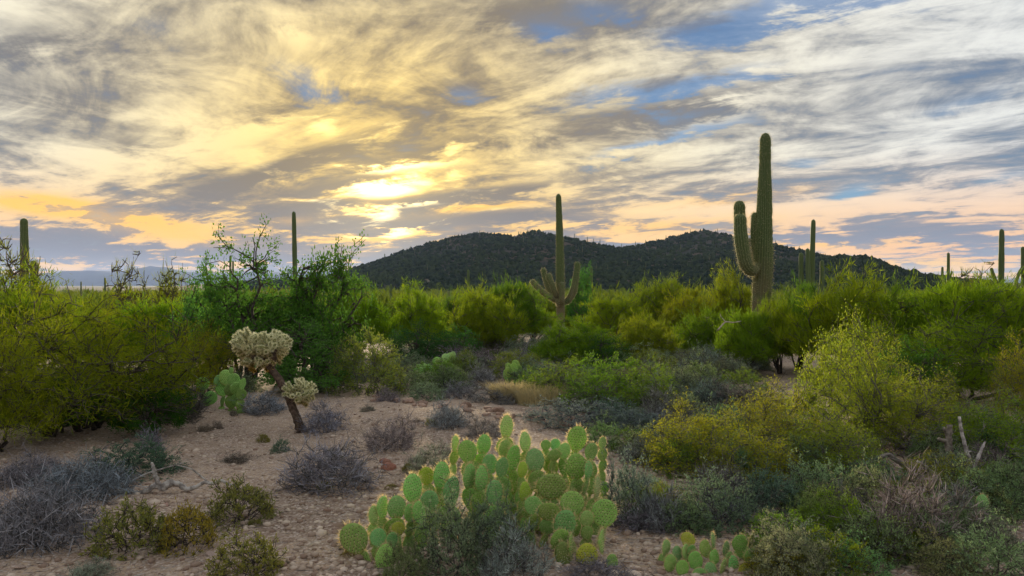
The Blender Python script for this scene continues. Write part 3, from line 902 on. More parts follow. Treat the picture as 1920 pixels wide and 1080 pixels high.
saguaro('tall slim saguaro with a basket of low arms, in front of the hill',
        spts(d, [(1051, 600), (1051, 560), (1050, 500), (1049, 430), (1047, 363)]), spx(d, [7, 7.5, 7.5, 6.3, 4.6]),
        [(spts(d, [(1046, 566), (1036, 560, -.3), (1018, 548, -.4), (1005, 536, -.4), (996, 525, -.4)], False), spx(d, [3.6, 4.6, 4.9, 4.9, 4.6])),
         (spts(d, [(1046, 562), (1037, 556, .3), (1028, 540, .4), (1022, 520, .4), (1018, 502, .4)], False), spx(d, [3.6, 4.6, 4.9, 4.9, 4.6])),
         (spts(d, [(1048, 560), (1042, 552, -.3), (1036, 536, -.4), (1030, 522, -.4), (1027, 512, -.4)], False), spx(d, [3.6, 4.5, 4.8, 4.8, 4.5])),
         (spts(d, [(1055, 568), (1066, 562), (1075, 545), (1080, 520), (1083, 490)], False), spx(d, [4.4, 6, 6.4, 5.6, 4.8])),
         (spts(d, [(1051, 572), (1053, 566, -.35), (1053.5, 550, -.4), (1053.5, 529, -.4)], False), spx(d, [4, 5, 5, 5])),
         (spts(d, [(1047, 572), (1046, 568, -.4), (1046, 560, -.45)], False), spx(d, [3, 3.6, 3.8]))],
        ribs=18, rows=80, spine=.06)
d = 60.0
saguaro('four-stemmed saguaro at the right end of the hill, tallest stem in the middle',
        spts(d, [(1521, 600), (1522, 530), (1523, 480), (1525, 411)]), spx(d, [5, 5.2, 4.8, 3.8]),
        [(spts(d, [(1520, 560), (1508, 548), (1502, 520), (1502, 473)], False), spx(d, [3, 4, 4.2, 4.0])),
         (spts(d, [(1521, 545), (1517, 536, -.5), (1515, 510, -.5), (1514, 465, -.5)], False), spx(d, [3, 4, 4.2, 3.8])),
         (spts(d, [(1524, 560), (1536, 550), (1541, 530), (1541, 487)], False), spx(d, [3, 3.8, 4, 3.6]))], ribs=14, rows=46)
d = 44.0
saguaro('thick single-stemmed saguaro near the left edge, beside a bare bush',
        spts(d, [(46, 590), (46, 530), (46, 470), (45, 409)]), spx(d, [7, 7, 7, 6]), [], ribs=16, rows=60, spine=.05)
d = 45.0
saguaro('short young saguaro at the right side of the left-hand single-stemmed one', spts(d, [(64, 590), (64, 540), (63, 488)]), spx(d, [6.5, 6.6, 6]), [], ribs=14, rows=40)
d = 66.0
saguaro('thin pole-like saguaro rising behind the dark leafy tree', spts(d, [(553, 600), (553, 520), (552, 450), (551, 396)]), spx(d, [4.2, 4.4, 4.2, 3.2]), [], ribs=14, rows=50)
d = 95.0
saguaro('slender saguaro with one arm each side, left of the bare shrub on the right skyline',
        spts(d, [(1778, 600), (1778, 540), (1778, 473)]), spx(d, [2.8, 3, 2.5]),
        [(spts(d, [(1777, 535), (1770, 528), (1767, 515), (1767, 500)], False), spx(d, [1.6, 2.1, 2.3, 2.1])),
         (spts(d, [(1779, 520), (1782, 517), (1785, 508)], False), spx(d, [1.4, 1.8, 1.8]))], ribs=10, rows=30)
d = 60.0
saguaro('saguaro with one slanting left arm, second from the right edge on the skyline',
        spts(d, [(1877, 600), (1877, 540), (1877.5, 480), (1878, 429)]), spx(d, [5, 5, 5, 4]),
        [(spts(d, [(1876, 538), (1868, 528), (1862, 514), (1858, 502)], False), spx(d, [2, 2.8, 3, 2.8]))], ribs=14, rows=46)
d = 62.0
saguaro('saguaro cut by the right picture edge, its arm slanting to the left',
        spts(d, [(1919, 600), (1919, 540), (1918, 462)]), spx(d, [4.4, 4.4, 3.8]),
        [(spts(d, [(1918, 520), (1916, 505, -.4), (1917, 498, -.4)], False), spx(d, [2, 2.8, 2.6])),
         (spts(d, [(1900, 545, -.5), (1905, 528, -.5), (1912, 510, -.5), (1917, 502, -.5)], False), spx(d, [2.4, 2.8, 3, 2.6]))], ribs=14, rows=40)
small = [(841, 545, 42, 4.4, 'short blunt saguaro poking out of scrub below the left half of the hill'),
         (878, 505, 70, 2.6, 'thin lone saguaro at the hill foot, left of the basket-armed one'),
         (987, 533, 60, 3.2, 'small saguaro stub just left of the basket-armed saguaro'),
         (1109, 498, 75, 2.6, 'thin faint saguaro just right of the basket-armed saguaro'),
         (1258, 520, 55, 4.8, 'small saguaro between the two tall ones, left of a near twin'),
         (1266, 519, 62, 2.6, 'thinner small saguaro of the near twins between the tall ones'),
         (432, 478, 90, 2.2, 'far thin saguaro left of the dark leafy tree top'),
         (437, 488, 96, 1.9, 'smaller far saguaro touching a thin one at the dark tree'),
         (197, 520, 120, 1.9, 'tiny far saguaro on the plain below the blue mountains'),
         (152, 527, 130, 1.5, 'tiniest far saguaro on the plain at the far left'),
         (733, 532, 80, 2.6, 'small saguaro top at the left foot of the hill')]
for px, top, dd_, r, lab in small:
    saguaro(lab, spts(dd_, [(px, 600), (px, (top + 600) / 2), (px, top)]), spx(dd_, [r, r, r * .85]), [], ribs=10, rows=26, group='small saguaros in the scrub')
# far saguaros standing on the hillsides share one mesh
_fm, _, _ = column([(0, 0, -.5), (0, 0, 2), (0, 0, 5.2)], [.26, .27, .22], 6, 8, 2, seed=1)
_fm.materials.append(M['sag'])
rs = np.random.RandomState(21)
cand = []
for px in list(range(690, 1700, 22)):
    cand.append((px + rs.uniform(-22, 22), HD - rs.uniform(0, 14), 1))
for _ in range(60):
    cand.append((rs.uniform(720, 1640), rs.uniform(420, 600), 0))
for i, (px, dy, sky) in enumerate(cand):
    p = on(px, dy)
    if p.z < 4: continue
    o = obj('saguaro', _fm, None, None, (.8, .8, .8)); o.location = p; s = rs.uniform(.4, 1.0); o.scale = (s * 1.1, s * 1.1, s); o.rotation_euler = (0, 0, rs.uniform(0, 6))
    tag(o, 'tiny far saguaro standing on the dark scrub-covered hill', 'cactus', 'far saguaros dotting the hill')

# ---- far scrub between the near plants and the hill
def far_scrub():
    rs = np.random.RandomState(5); B = Buf()
    n = 2600
    y = 50 + (330 - 50) * rs.rand(n) ** 1.5; x = rs.uniform(-.75, .75, n) * y; z = ground_z(x, y)
    h = rs.uniform(1.2, 3.1, n); r = rs.uniform(1.0, 2.6, n); tone = rs.rand(n)
    for q in range(2):
        m = 60
        dirs = unit(rs.normal(size=(n, m, 3))); dirs[..., 2] = np.abs(dirs[..., 2])
        rho = rs.uniform(.4, 1, (n, m, 1)) ** .5
        pos = np.stack([x, y, z], -1)[:, None] + dirs * rho * np.stack([r, r, h], -1)[:, None]
        dr = dirs + np.array([0, 0, .6]) + rs.normal(size=dirs.shape) * .4
        leaves(B, pos.reshape(-1, 3), dr.reshape(-1, 3), rs.uniform(.3, .8, n * m), .16, rs, np.clip(np.repeat(tone, m) * .8 + rs.rand(n * m) * .3, 0, 1))
    o = obj('far_scrub', B.mesh('far_scrub'), M['scrub']); tag(o, 'green scrub filling the flat between near bushes and hill', 'scrub', kind='stuff')


far_scrub()

# ---- palo verdes and trees
YG = (1, 1, 1)
OL = (.80, .92, 1.0)
for px, dd_, w, top, c, lab in [
    (172, 10.4, 400, 546, (.78, .86, 1), 'large yellow-green palo verde on the left, above dark shaded soil'),
    (-10, 9.0, 230, 590, (1.05, 1, 1), 'yellow-green palo verde cut off by the left picture edge'),
    (50, 15.5, 280, 512, (.85, .9, 1), 'palo verde at the foot of the thick left-hand saguaro'),
    (165, 19, 300, 546, (.9, .95, 1), 'palo verde behind the large left one, below the blue mountains'),
    (300, 17, 260, 546, (.85, .95, 1), 'palo verde behind the large left one, left of the dark leafy tree'),
    (375, 13.6, 150, 598, (1.1, 1, 1), 'small bright palo verde between the large left one and the cholla'),
    (395, 22, 200, 542, (.7, .95, 1.2), 'green palo verde in the gap left of the dark leafy tree'),
    (668, 23, 170, 516, (.6, .85, 1), 'dark green palo verde at the right side of the leafy tree'),
    (785, 24, 135, 527, (.85, .92, 1), 'rounded palo verde below the left end of the hill'),
    (905, 25, 165, 536, (1.0, .95, 1), 'yellow-green palo verde below the hill, left of the basket-armed saguaro'),
    (955, 31, 150, 526, (.8, .9, 1), 'far palo verde below the highest part of the left summit'),
    (850, 33, 120, 548, (.75, .9, 1), 'far palo verde beside the short blunt saguaro'),
    (1000, 34, 100, 568, (.8, .9, 1), 'palo verde hiding the left foot of the basket-armed saguaro'),
    (1085, 19, 200, 578, (.72, .88, 1), 'broad dark palo verde in front of the basket-armed saguaro'),
    (1205, 20.5, 135, 590, (1.1, 1, 1), 'small yellow palo verde right of the broad dark one'),
    (1155, 30, 150, 552, (.85, .95, 1), 'palo verde just right of the basket-armed saguaro'),
    (1240, 34, 150, 518, (.85, .9, 1), 'tall palo verde beside the small twin saguaros'),
    (1300, 27, 140, 540, (.95, .95, 1), 'palo verde midway between the two tallest saguaros'),
    (1372, 27, 130, 497, (.95, .95, 1), 'tall yellow-green palo verde immediately left of the tallest saguaro'),
    (1330, 21.5, 150, 565, (.85, .9, 1), 'palo verde low in front, left of the tallest saguaro trunk'),
    (1400, 18.2, 130, 565, (1.0, .98, 1), 'small palo verde covering the foot of the tallest saguaro'),
    (1462, 18.4, 110, 560, (.9, .95, 1), 'small palo verde at the right of the tallest saguaro foot'),
    (1500, 19.3, 150, 528, (.85, .95, 1), 'palo verde immediately right of the tallest saguaro'),
    (1590, 17, 230, 508, (.95, .97, 1), 'large palo verde below the four-stemmed saguaro'),
    (1705, 16.5, 240, 522, (.85, .95, 1), 'large palo verde below the right end of the hill'),
    (1825, 15.5, 250, 528, (.8, .9, 1), 'large palo verde below the slender saguaro on the right skyline'),
    (1930, 15, 210, 524, (.85, .92, 1), 'large palo verde cut off by the right picture edge'),
    (1760, 22, 270, 517, (.85, .9, 1), 'far palo verde on the right skyline below the bare shrub'),
    (1890, 25, 200, 526, (.8, .9, 1), 'far palo verde on the right skyline below the slanting-armed saguaro'),
    (1790, 12.8, 290, 575, (.72, .9, 1), 'dark green palo verde overhanging the shaded hollow on the right'),
    (1640, 13.2, 200, 590, (.78, .9, 1), 'green palo verde behind the tall airy yellow bush')]:
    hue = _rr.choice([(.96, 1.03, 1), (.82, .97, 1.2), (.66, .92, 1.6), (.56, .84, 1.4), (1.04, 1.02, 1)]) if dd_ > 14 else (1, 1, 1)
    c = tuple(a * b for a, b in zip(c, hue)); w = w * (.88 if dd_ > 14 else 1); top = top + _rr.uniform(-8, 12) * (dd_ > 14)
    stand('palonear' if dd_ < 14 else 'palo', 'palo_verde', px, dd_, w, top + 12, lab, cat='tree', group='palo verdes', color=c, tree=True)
for px, dd_, w, top, c, lab in [
    (462, 14.6, 190, 440, (.7, .75, .7), 'tall dark green leafy tree left behind the cholla, its top spray highest'),
    (600, 15.4, 180, 462, (.75, .8, .7), 'right-hand leafy tree of the dark thicket, below the sunset'),
    (530, 15.2, 230, 508, (.62, .72, .7), 'lower leafy tree in the middle of the dark thicket'),
    (395, 15.4, 150, 494, (.8, .95, 1), 'left-hand low tree of the dark leafy thicket'),
    (575, 13.4, 200, 600, (.95, 1.0, 1.1), 'bluish green rounded bush directly behind the cholla'),
    (1088, 46, 60, 503, (.8, .9, .9), 'dark round tree directly behind the basket-armed saguaro'),
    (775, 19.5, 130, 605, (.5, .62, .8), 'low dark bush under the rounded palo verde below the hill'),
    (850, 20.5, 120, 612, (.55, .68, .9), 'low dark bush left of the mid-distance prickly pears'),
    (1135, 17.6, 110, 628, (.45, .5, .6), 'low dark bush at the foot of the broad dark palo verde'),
    (95, 9.9, 190, 700, (.40, .50, .35), 'added leafy shrub coloured dark as the shade under the large left palo verde, left part'),  # this and the next: crown's lower shade put into the shrub colour
    (285, 10.0, 170, 705, (.40, .48, .35), 'added leafy shrub coloured dark as the shade under the large left palo verde, right part'),
    (1700, 11.5, 170, 640, (.6, .65, .5), 'dark leafy bush in the shaded hollow on the right')]:
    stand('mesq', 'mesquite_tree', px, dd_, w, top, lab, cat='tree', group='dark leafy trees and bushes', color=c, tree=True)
for px, dd_, w, top, lab in [(238, 23, 95, 474, 'bare pale-twigged bush standing up left before the blue mountains'),
                             (318, 25, 80, 496, 'smaller bare bush right of the pale-twigged one, before the mountains'),
                             (18, 32, 150, 446, 'bare dark bush around the thick left-hand saguaro'),
                             (1825, 42, 105, 494, 'bare twiggy shrub on the right skyline between two saguaros')]:
    stand('bare', 'bare_bush', px, dd_, w, top, lab, cat='bush', group='bare bushes on the skyline', bcol=(.9, .85, .7))
# ---- airy yellow-green bushes on the right
for px, dd_, w, top, c, lab in [
    (1565, 9.2, 190, 598, (1, 1, 1), 'tallest airy yellow-green bush on the right, in front of the palo verdes'),
    (1445, 8.6, 200, 716, (1.1, 1.02, 1), 'bright yellow airy bush right of the gravel clearing'),
    (1295, 7.9, 220, 752, (1.05, 1, 1), 'airy yellow bush just right of the big prickly pear'),
    (1690, 8.9, 210, 690, (.9, .95, 1), 'airy bush left of the dead forked branch'),
    (1405, 7.3, 230, 790, (.85, .92, 1), 'twiggy low airy bush behind the small prickly pear'),
    (1555, 7.7, 240, 775, (.8, .95, 1), 'greener airy bush in front of the tallest airy one'),
    (1870, 8.4, 240, 742, (.6, .82, .8), 'deep green airy bush behind the dead forked branch'),
    (1920, 10.2, 120, 630, (1, .95, 1), 'yellow airy bush at the right edge, below the palo verdes'),
    (1745, 10.3, 170, 700, (.7, .8, .9), 'dim airy bush at the lip of the shaded hollow'),
    (1640, 10.6, 170, 628, (.85, .95, 1), 'airy bush between the tallest airy one and the shaded hollow')]:
    stand('airy', 'airy_bush', px, dd_, w, top, lab, cat='bush', group='airy yellow-green bushes on the right', color=c)
# ---- middle-distance green shrubs
for px, py, w, h, c, lab in [
    (690, 738, 160, 118, (.75, .78, 1.5), 'olive rounded shrub right of the cholla, behind the clearing'),
    (1050, 748, 150, 75, (.62, .85, 1.2), 'green shrub above the straw-coloured grass'),
    (1130, 770, 160, 105, (.55, .85, 1.0), 'fresh green shrub right of the straw-coloured grass'),
    (1212, 768, 130, 95, (.6, .85, 1.0), 'green shrub left of the bright yellow airy bush'),
    (970, 712, 120, 55, (.75, .9, 1.6), 'low green shrub behind the straw-coloured grass'),
    (1035, 668, 120, 40, (.55, .65, 1.5), 'low dull shrub under the broad dark palo verde, left side'),
    (1230, 655, 100, 60, (.6, .7, 1.0), 'dull green shrub under the small yellow palo verde'),
    (640, 700, 90, 60, (.6, .75, 1.4), 'dull green shrub between cholla and olive rounded shrub'),
    (925, 668, 110, 40, (.6, .65, 1.8), 'grey-green low shrub beyond the mid-distance prickly pears')]:
    place('creo', 'green_shrub', px, py, w, h, lab, group='green shrubs in the middle distance', color=c)
# ---- grey shrubs
for kind, px, py, w, h, c, lab in [
    ('dry', 620, 912, 195, 95, (.92, .95, .95), 'wide grey twiggy shrub on the gravel left of the big prickly pear'),
    ('dry', 735, 842, 110, 68, (1, .95, .95), 'open grey twig shrub on the gravel behind the wide grey one'),
    ('dry', 607, 806, 90, 60, (1, 1, 1.15), 'grey twig shrub at the right of the cholla foot'),
    ('dry', 498, 772, 95, 42, (.9, 1, 1.1), 'low grey shrub left of the cholla stem'),
    ('dry', 727, 752, 52, 30, (.9, .9, .95), 'tiny grey shrub on the stony swell'),
    ('dry', 842, 800, 80, 52, (1, 1, 1.1), 'grey shrub on the stony swell, left one of a pair'),
    ('dry', 908, 818, 85, 46, (1.05, 1, 1), 'grey shrub on the stony swell, right one of a pair'),
    ('dry', 812, 885, 110, 60, (1.0, 1.05, .9), 'dull twig shrub touching the big prickly pear on the left'),
    ('sage', 1075, 795, 190, 48, (.75, .8, 1.15), 'grey shrub belt below the straw-coloured grass'),
    ('sage', 1190, 812, 120, 50, (.7, .75, 1.1), 'grey shrub between straw-coloured grass and airy yellow bush'),
    ('dry', 1690, 1030, 230, 155, (.95, .84, .82), 'large purplish-brown twig shrub on the right foreground'),
    ('dry', 1790, 985, 130, 90, (.95, .9, .85), 'smaller brown twig shrub right of the purplish-brown one'),
    ('sage', 1180, 975, 110, 130, (.7, .8, .95), 'upright blue-grey shrub at the right side of the big prickly pear'),
    ('dry', 1235, 990, 120, 85, (.85, .85, .95), 'dark grey twig shrub right of the blue-grey upright one'),
    ('sage', 1345, 985, 190, 105, (.6, .7, .75), 'dark grey-green shrub behind the small prickly pear'),
    ('sage', 1440, 960, 120, 85, (.6, .72, .75), 'dark grey-green shrub at the middle of the right foreground'),
    ('sage', 1485, 1090, 170, 110, (1, 1.05, .9), 'pale grey-green leafy shrub right of the small prickly pear'),
    ('sage', 1535, 1000, 120, 90, (.9, 1.1, .5), 'greener leafy shrub left of the purplish-brown twig shrub'),
    ('sage', 1865, 1100, 230, 120, (1.05, 1.1, .95), 'pale grey-green shrub filling the bottom right corner'),
    ('sage', 1790, 1010, 130, 70, (.8, .95, .65), 'grey-green shrub at the right end of the brown twig shrubs'),
    ('sage', 1900, 960, 130, 110, (.75, .9, .65), 'grey-green shrub at the right edge above the corner shrub'),
    ('sage', 1640, 935, 140, 80, (.65, .78, .65), 'dusky grey-green bush close behind the purplish-brown twig shrub'),
    ('sage', 850, 1075, 165, 150, (.75, .85, .75), 'grey-green leafy shrub in front of the big prickly pear'),
    ('sage', 930, 1050, 150, 118, (.7, .78, .75), 'taller grey-green shrub growing through the middle of the big prickly pear'),
    ('dry', 960, 1085, 150, 100, (1.0, 1.0, 1.05), 'dead grey twigs at the front foot of the big prickly pear'),
    ('sage', 755, 1095, 90, 80, (.75, .9, .6), 'small grey-green shrub at the bottom left of the big prickly pear'),
    ('dry', 1120, 1090, 160, 45, (.8, .75, .75), 'low dead twigs in front of the big prickly pear, right part'),
    ('tangle', 60, 1020, 240, 125, (.88, .96, 1.0), 'big blue-grey tangle of dead twigs in the left foreground'),
    ('tangle', 150, 930, 190, 80, (.85, .92, .95), 'lower grey twig tangle behind the big left one'),
    ('tangle', 60, 905, 150, 60, (.75, .82, .85), 'grey twig tangle at the left edge behind the others'),
    ('sage', 255, 888, 180, 68, (.42, .55, .62), 'dark teal-grey matted shrub beside the fallen dead wood'),
    ('sage', 525, 848, 42, 30, (.6, .8, .75), 'small teal tuft alone on the gravel'),
    ('dry', 285, 848, 50, 50, (.9, .9, 1.1), 'little grey twig shrub behind the dark teal-grey one'),
    ('dry', 440, 866, 70, 20, (.55, .45, .38), 'flat dead brown clump on the gravel'),
    ('dry', 165, 1085, 90, 40, (1, .95, .8), 'low dry twigs on the gravel at bottom left')]:
    place(kind, 'twig_shrub' if kind in ('dry', 'tangle') else 'leafy_shrub', px, py, w, h, lab, group='grey desert shrubs', color=c, bcol=tuple(min(1.2, q) for q in c))
for px, py, w, h, c, lab in [(250, 1030, 150, 100, (.8, .85, 1), 'olive yellow-tipped shrub left of its brighter neighbour in the left foreground'),
                             (350, 1025, 125, 82, (1.05, 1, .7), 'bright yellow-tipped shrub in the left foreground'),
                             (452, 978, 150, 82, (.8, .8, 1), 'yellow-tipped shrub in front of the fallen dead wood'),
                             (468, 1085, 145, 90, (.85, .88, .9), 'yellow-tipped shrub at the bottom, left of the clearing'),
                             (1005, 1000, 60, 40, (.7, .8, .6), 'small yellow-green sprig under the big prickly pear')]:
    place('yell', 'yellow_shrub', px, py, w, h, lab, group='yellow-tipped shrubs in the left foreground', color=c, bcol=(.6, .55, .55))
# unnamed small shrubs scattered through the middle distance
rs = np.random.RandomState(77)
mids = [(690, 706), (735, 704), (645, 716), (668, 712), (712, 716), (610, 722), (770, 700), (820, 715), (870, 700), (905, 725), (890, 690), (960, 690), (1000, 715), (745, 690), (1270, 690), (1300, 720), (1320, 690), (1260, 740),
        (1345, 745), (1290, 665), (1370, 715), (1310, 650), (770, 735), (860, 745), (800, 750), (930, 755), (1240, 700), (1340, 770), (575, 735), (1000, 680), (1085, 700),
        (1160, 700), (440, 735), (1390, 760), (1280, 780), (1225, 800)]
for i, (px, py) in enumerate(mids):
    k = 'dry' if i % 2 else 'sage'
    place(k, 'low_shrub', px, py, rs.uniform(70, 120), rs.uniform(28, 50), auto_label('low grey twig shrub' if k == 'dry' else 'low grey leafy shrub', px, py),
          group='low grey shrubs in the middle distance', color=(.92, .98, .95) if k == 'sage' else (.88, .86, .86), bcol=(.8, .8, .85))
# the dense low growth that closes over the ground on the right and along the back of the clearing
fills = [('right', (1180, 1920), (830, 1000), 46, 'small dim shrub in the tangled undergrowth of the right foreground', 'undergrowth shrubs in the right foreground', 80, 150, 40, 85),
         ('mid', (740, 1420), (640, 745), 44, 'small dull shrub in the thick growth beyond the clearing', 'dull shrubs beyond the clearing', 70, 130, 30, 55),
         ('left', (0, 330), (745, 800), 24, 'added twiggy shrub coloured dark as the shade under the large left palo verde', 'added shrubs coloured as the shade under the left palo verde', 90, 150, 45, 80),
         ('front', (1190, 1930), (930, 1085), 26, '', 'undergrowth shrubs in the right foreground', 110, 180, 60, 110),
         ('swell', (1180, 1480), (690, 800), 16, '', 'dull shrubs beyond the clearing', 90, 140, 40, 65),
         ('edge', (1100, 1450), (760, 850), 16, 'small grey-green shrub at the right side of the clearing', 'grey-green shrubs right of the clearing', 80, 130, 35, 60)]
for _, (xa, xb), (ya, yb), n, lab, grp, w0, w1, h0, h1 in fills:
    for i in range(n):
        px, py = rs.uniform(xa, xb), rs.uniform(ya, yb)
        k = ('sage', 'dry', 'sage', 'creo', 'dry')[i % 5]
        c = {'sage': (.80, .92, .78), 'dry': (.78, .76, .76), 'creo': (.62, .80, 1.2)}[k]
        if _ == 'left': k = 'dry'; c = (.42, .40, .40)  # added shrubs, colour darkened to stand for shade below the palo verde
        if _ == 'front':
            if 1225 < px < 1440 and py > 960: continue
            k = ('sage', 'creo', 'sage')[i % 3]; c = (.95, 1.05, .8) if k == 'sage' else (.8, .9, .9)
        place(k, 'undergrowth_shrub', px, py, rs.uniform(w0, w1), rs.uniform(h0, h1), auto_label({'sage': 'grey-green leafy shrub', 'dry': 'dull twig shrub', 'creo': 'small green shrub'}[k] if _ != 'left' else 'added shade-coloured twig shrub', px, py), group=grp, color=tuple(q * rs.uniform(.8, 1.15) for q in c), bcol=(.7, .68, .7))
for i in range(34):
    px, py = rs.uniform(330, 860), rs.uniform(750, 1060)
    k = ('dry', 'yell', 'dry')[i % 3]
    place(k, 'dry_tuft', px, py, rs.uniform(14, 38), rs.uniform(8, 20), auto_label('tiny dry tuft' if k == 'dry' else 'tiny green tuft', px, py), cat='tuft', group='tiny tufts on the gravel clearing',
          color=(.9, .75, .6) if k == 'dry' else (.8, .8, .9), bcol=(.8, .65, .55))
# straw grass
p = at(990, 752)
for i, (px, py, w, h, lab) in enumerate([(960, 752, 80, 30, 'left clump of straw-coloured grass behind the stony swell'), (1020, 758, 100, 28, 'right clump of straw-coloured grass behind the stony swell')]):
    p = at(px, py); k = p.y / F
    o = obj('straw_grass', grass(i + 1, 1700, w * k / 2, h * k * 1.2, .006).mesh('straw_grass'), M['straw']); o.location = p; o.scale = (1, .6, 1)
    tag(o, lab, 'grass', 'straw-coloured grass clumps')

# ------------------------------------------------------------------ prickly pears
def pear(label, base, pads, dfun, fill=True, fill_below=0, seed=0, tone=(1, 1, 1), spines=True):
    """pads: (photo x, photo y of the pad's middle, width px, height px, yaw deg, roll deg, tone)"""
    e = empty('prickly_pear', base); rs = np.random.RandomState(seed); b = Vector(base); n = 0
    TONES = {'g': (1, 1, 1), 'b': (.82, .98, 1.25), 'y': (1.5, 1.12, .45), 'p': (1.22, 1.15, 1.3), 'd': (.62, .5, .5), 'k': (.85, .9, .9)}
    for (px, py, w, h, yaw, roll, t) in pads:
        d = dfun(px, py); k = d / F
        size = h * k * rs.uniform(.98, 1.16); c = at(px, py, d)
        wide = min(1.35, max(.75, (w / h) / (.86 * max(.25, abs(math.cos(math.radians(yaw))) + .1))))
        R = math.radians(roll)
        foot = c - Vector((math.sin(R) * size * .5, 0, math.cos(R) * size * .5))
        col_ = tuple(q * tn * rs.uniform(.85, 1.15) for q, tn in zip(TONES[t], tone))
        pad(e, foot - b, size, math.radians(yaw), R, math.radians(rs.uniform(-16, 16)), col_, n, spines, wide); n += 1
        # older pads underneath carry it down to the ground
        z = foot; s = size
        while fill and py >= fill_below and z.z > gz(z.x, z.y) + .03:
            s2 = min(max(.11, s * rs.uniform(.85, 1.05)), .21); r2 = rs.uniform(-.25, .25)
            z = z - Vector((math.sin(r2) * s2 * .86, -.012, math.cos(r2) * s2 * .86))
            pad(e, z - b, s2, rs.uniform(-1.2, 1.2), r2, rs.uniform(-.15, .15), tuple(q * rs.uniform(.8, 1) for q in (1, .98, .9)), n, spines, 1.0); n += 1
            s = s2
            if n > 180: break
    tag(e, label, 'cactus', 'prickly pears')
    return e


MAIN = [(75, 865, 155, 185, 10, -18, 'g'), (205, 870, 95, 95, 20, 0, 'b'), (310, 700, 110, 130, 15, 0, 'b'), (230, 700, 60, 130, 62, 0, 'p'), (180, 745, 45, 110, 68, -4, 'p'),
        (400, 590, 95, 160, 45, -8, 'p'), (495, 660, 110, 140, 10, 4, 'b'), (385, 730, 70, 110, 20, 0, 'g'), (440, 725, 70, 140, 48, -14, 'p'), (480, 515, 90, 110, 15, -10, 'y'),
        (560, 520, 90, 140, 30, 5, 'b'), (620, 610, 90, 170, 40, 4, 'b'), (710, 380, 118, 135, 5, -8, 'g'), (800, 345, 92, 125, 12, 8, 'g'), (640, 335, 42, 95, 68, -3, 'p'),
        (722, 525, 62, 150, 48, 0, 'b'), (785, 540, 70, 150, 45, 5, 'b'), (835, 455, 90, 110, 10, 0, 'b'), (905, 470, 82, 125, 25, 4, 'b'), (930, 245, 66, 140, 38, 4, 'p'),
        (920, 360, 66, 95, 30, 0, 'p'), (970, 420, 72, 145, 40, 4, 'g'), (1035, 330, 62, 110, 45, -4, 'p'), (1020, 485, 60, 90, 30, 0, 'y'), (1090, 435, 108, 132, 8, -4, 'b'),
        (1150, 345, 56, 58, 5, 0, 'g'), (1205, 345, 60, 62, 5, 4, 'b'), (1195, 400, 88, 78, 12, 0, 'g'), (1325, 310, 112, 142, 5, 6, 'g'), (1320, 465, 125, 150, 0, 0, 'g'),
        (1405, 380, 76, 100, 10, 10, 'g'), (1470, 335, 50, 72, 10, 8, 'g'), (1390, 490, 60, 112, 48, 4, 'b'), (1180, 570, 160, 152, 4, 4, 'g'), (1440, 590, 50, 135, 66, 2, 'p'),
        (1030, 605, 60, 105, 35, 0, 'y'), (1080, 690, 112, 112, 12, -6, 'g'), (1165, 715, 130, 105, 5, 0, 'g'), (1300, 680, 142, 145, 4, 2, 'g'), (1258, 790, 120, 160, 8, 4, 'b'),
        (1480, 730, 165, 165, 0, 5, 'g'), (1380, 760, 85, 95, 12, 0, 'g'), (1465, 890, 42, 125, 66, 0, 'p'), (1290, 925, 34, 150, 74, 0, 'k'), (1380, 970, 142, 152, 0, 4, 'y'),
        (1250, 965, 100, 150, 20, -10, 'd'), (240, 985, 92, 150, 15, 6, 'p'), (1525, 1010, 70, 90, 10, 0, 'k'), (285, 880, 55, 95, 30, 0, 'b'), (320, 815, 75, 75, 10, 0, 'y'),
        (860, 620, 90, 140, 40, 0, 'b'), (1255, 380, 70, 90, 35, 0, 'p'), (1230, 870, 110, 120, 20, -5, 'g')]
MAIN = [(640 + x / 3, 720 + y / 3, w / 3, h / 3, yw, rl, t) for x, y, w, h, yw, rl, t in MAIN]
pear('big green prickly pear with many round spiny pads in the foreground', at(900, 1050), MAIN, lambda px, py: float(np.interp(py, [780, 860, 920, 980, 1050], [6.5, 6.15, 5.75, 5.4, 5.15])), seed=3)
SM = [(30, 880, 80, 90, -30, 0, 'y'), (75, 1000, 90, 110, 5, -6, 'g'), (20, 950, 60, 90, 55, -6, 'p'), (175, 890, 36, 100, 60, 0, 'b'), (245, 930, 55, 95, 40, 0, 'b'), (320, 895, 85, 95, 8, 0, 'g'),
      (385, 875, 40, 95, 60, 8, 'd'), (385, 970, 90, 110, 5, 8, 'g'), (225, 1030, 50, 110, 50, 0, 'p'), (290, 1040, 70, 120, 30, 4, 'b'), (185, 985, 70, 90, 30, 0, 'k'), (95, 1070, 90, 60, 5, 0, 'g'),
      (350, 1060, 80, 100, 20, 0, 'y'), (415, 1060, 50, 100, 50, 0, 'p'), (-95, 920, 60, 95, 40, -8, 'p'), (-70, 1010, 70, 95, 20, -6, 'g')]
SM += [(130, 930, 70, 90, 20, -5, 'g'), (0, 1040, 80, 95, 10, -5, 'g'), (160, 1060, 80, 90, 15, 0, 'b'), (260, 985, 60, 85, 35, 0, 'g'), (440, 930, 55, 90, 45, 10, 'g'), (-30, 960, 60, 85, 30, -8, 'b'), (50, 940, 60, 70, 20, 0, 'k')]
SM = [(1280 + x / 3, 720 + y / 3, w / 3, h / 3, yw, rl, t) for x, y, w, h, yw, rl, t in SM]
pear('small prickly pear with narrow pads at the bottom, right of the big one', at(1325, 1078), SM, lambda px, py: float(np.interp(py, [1000, 1078], [5.3, 5.0])), seed=5)
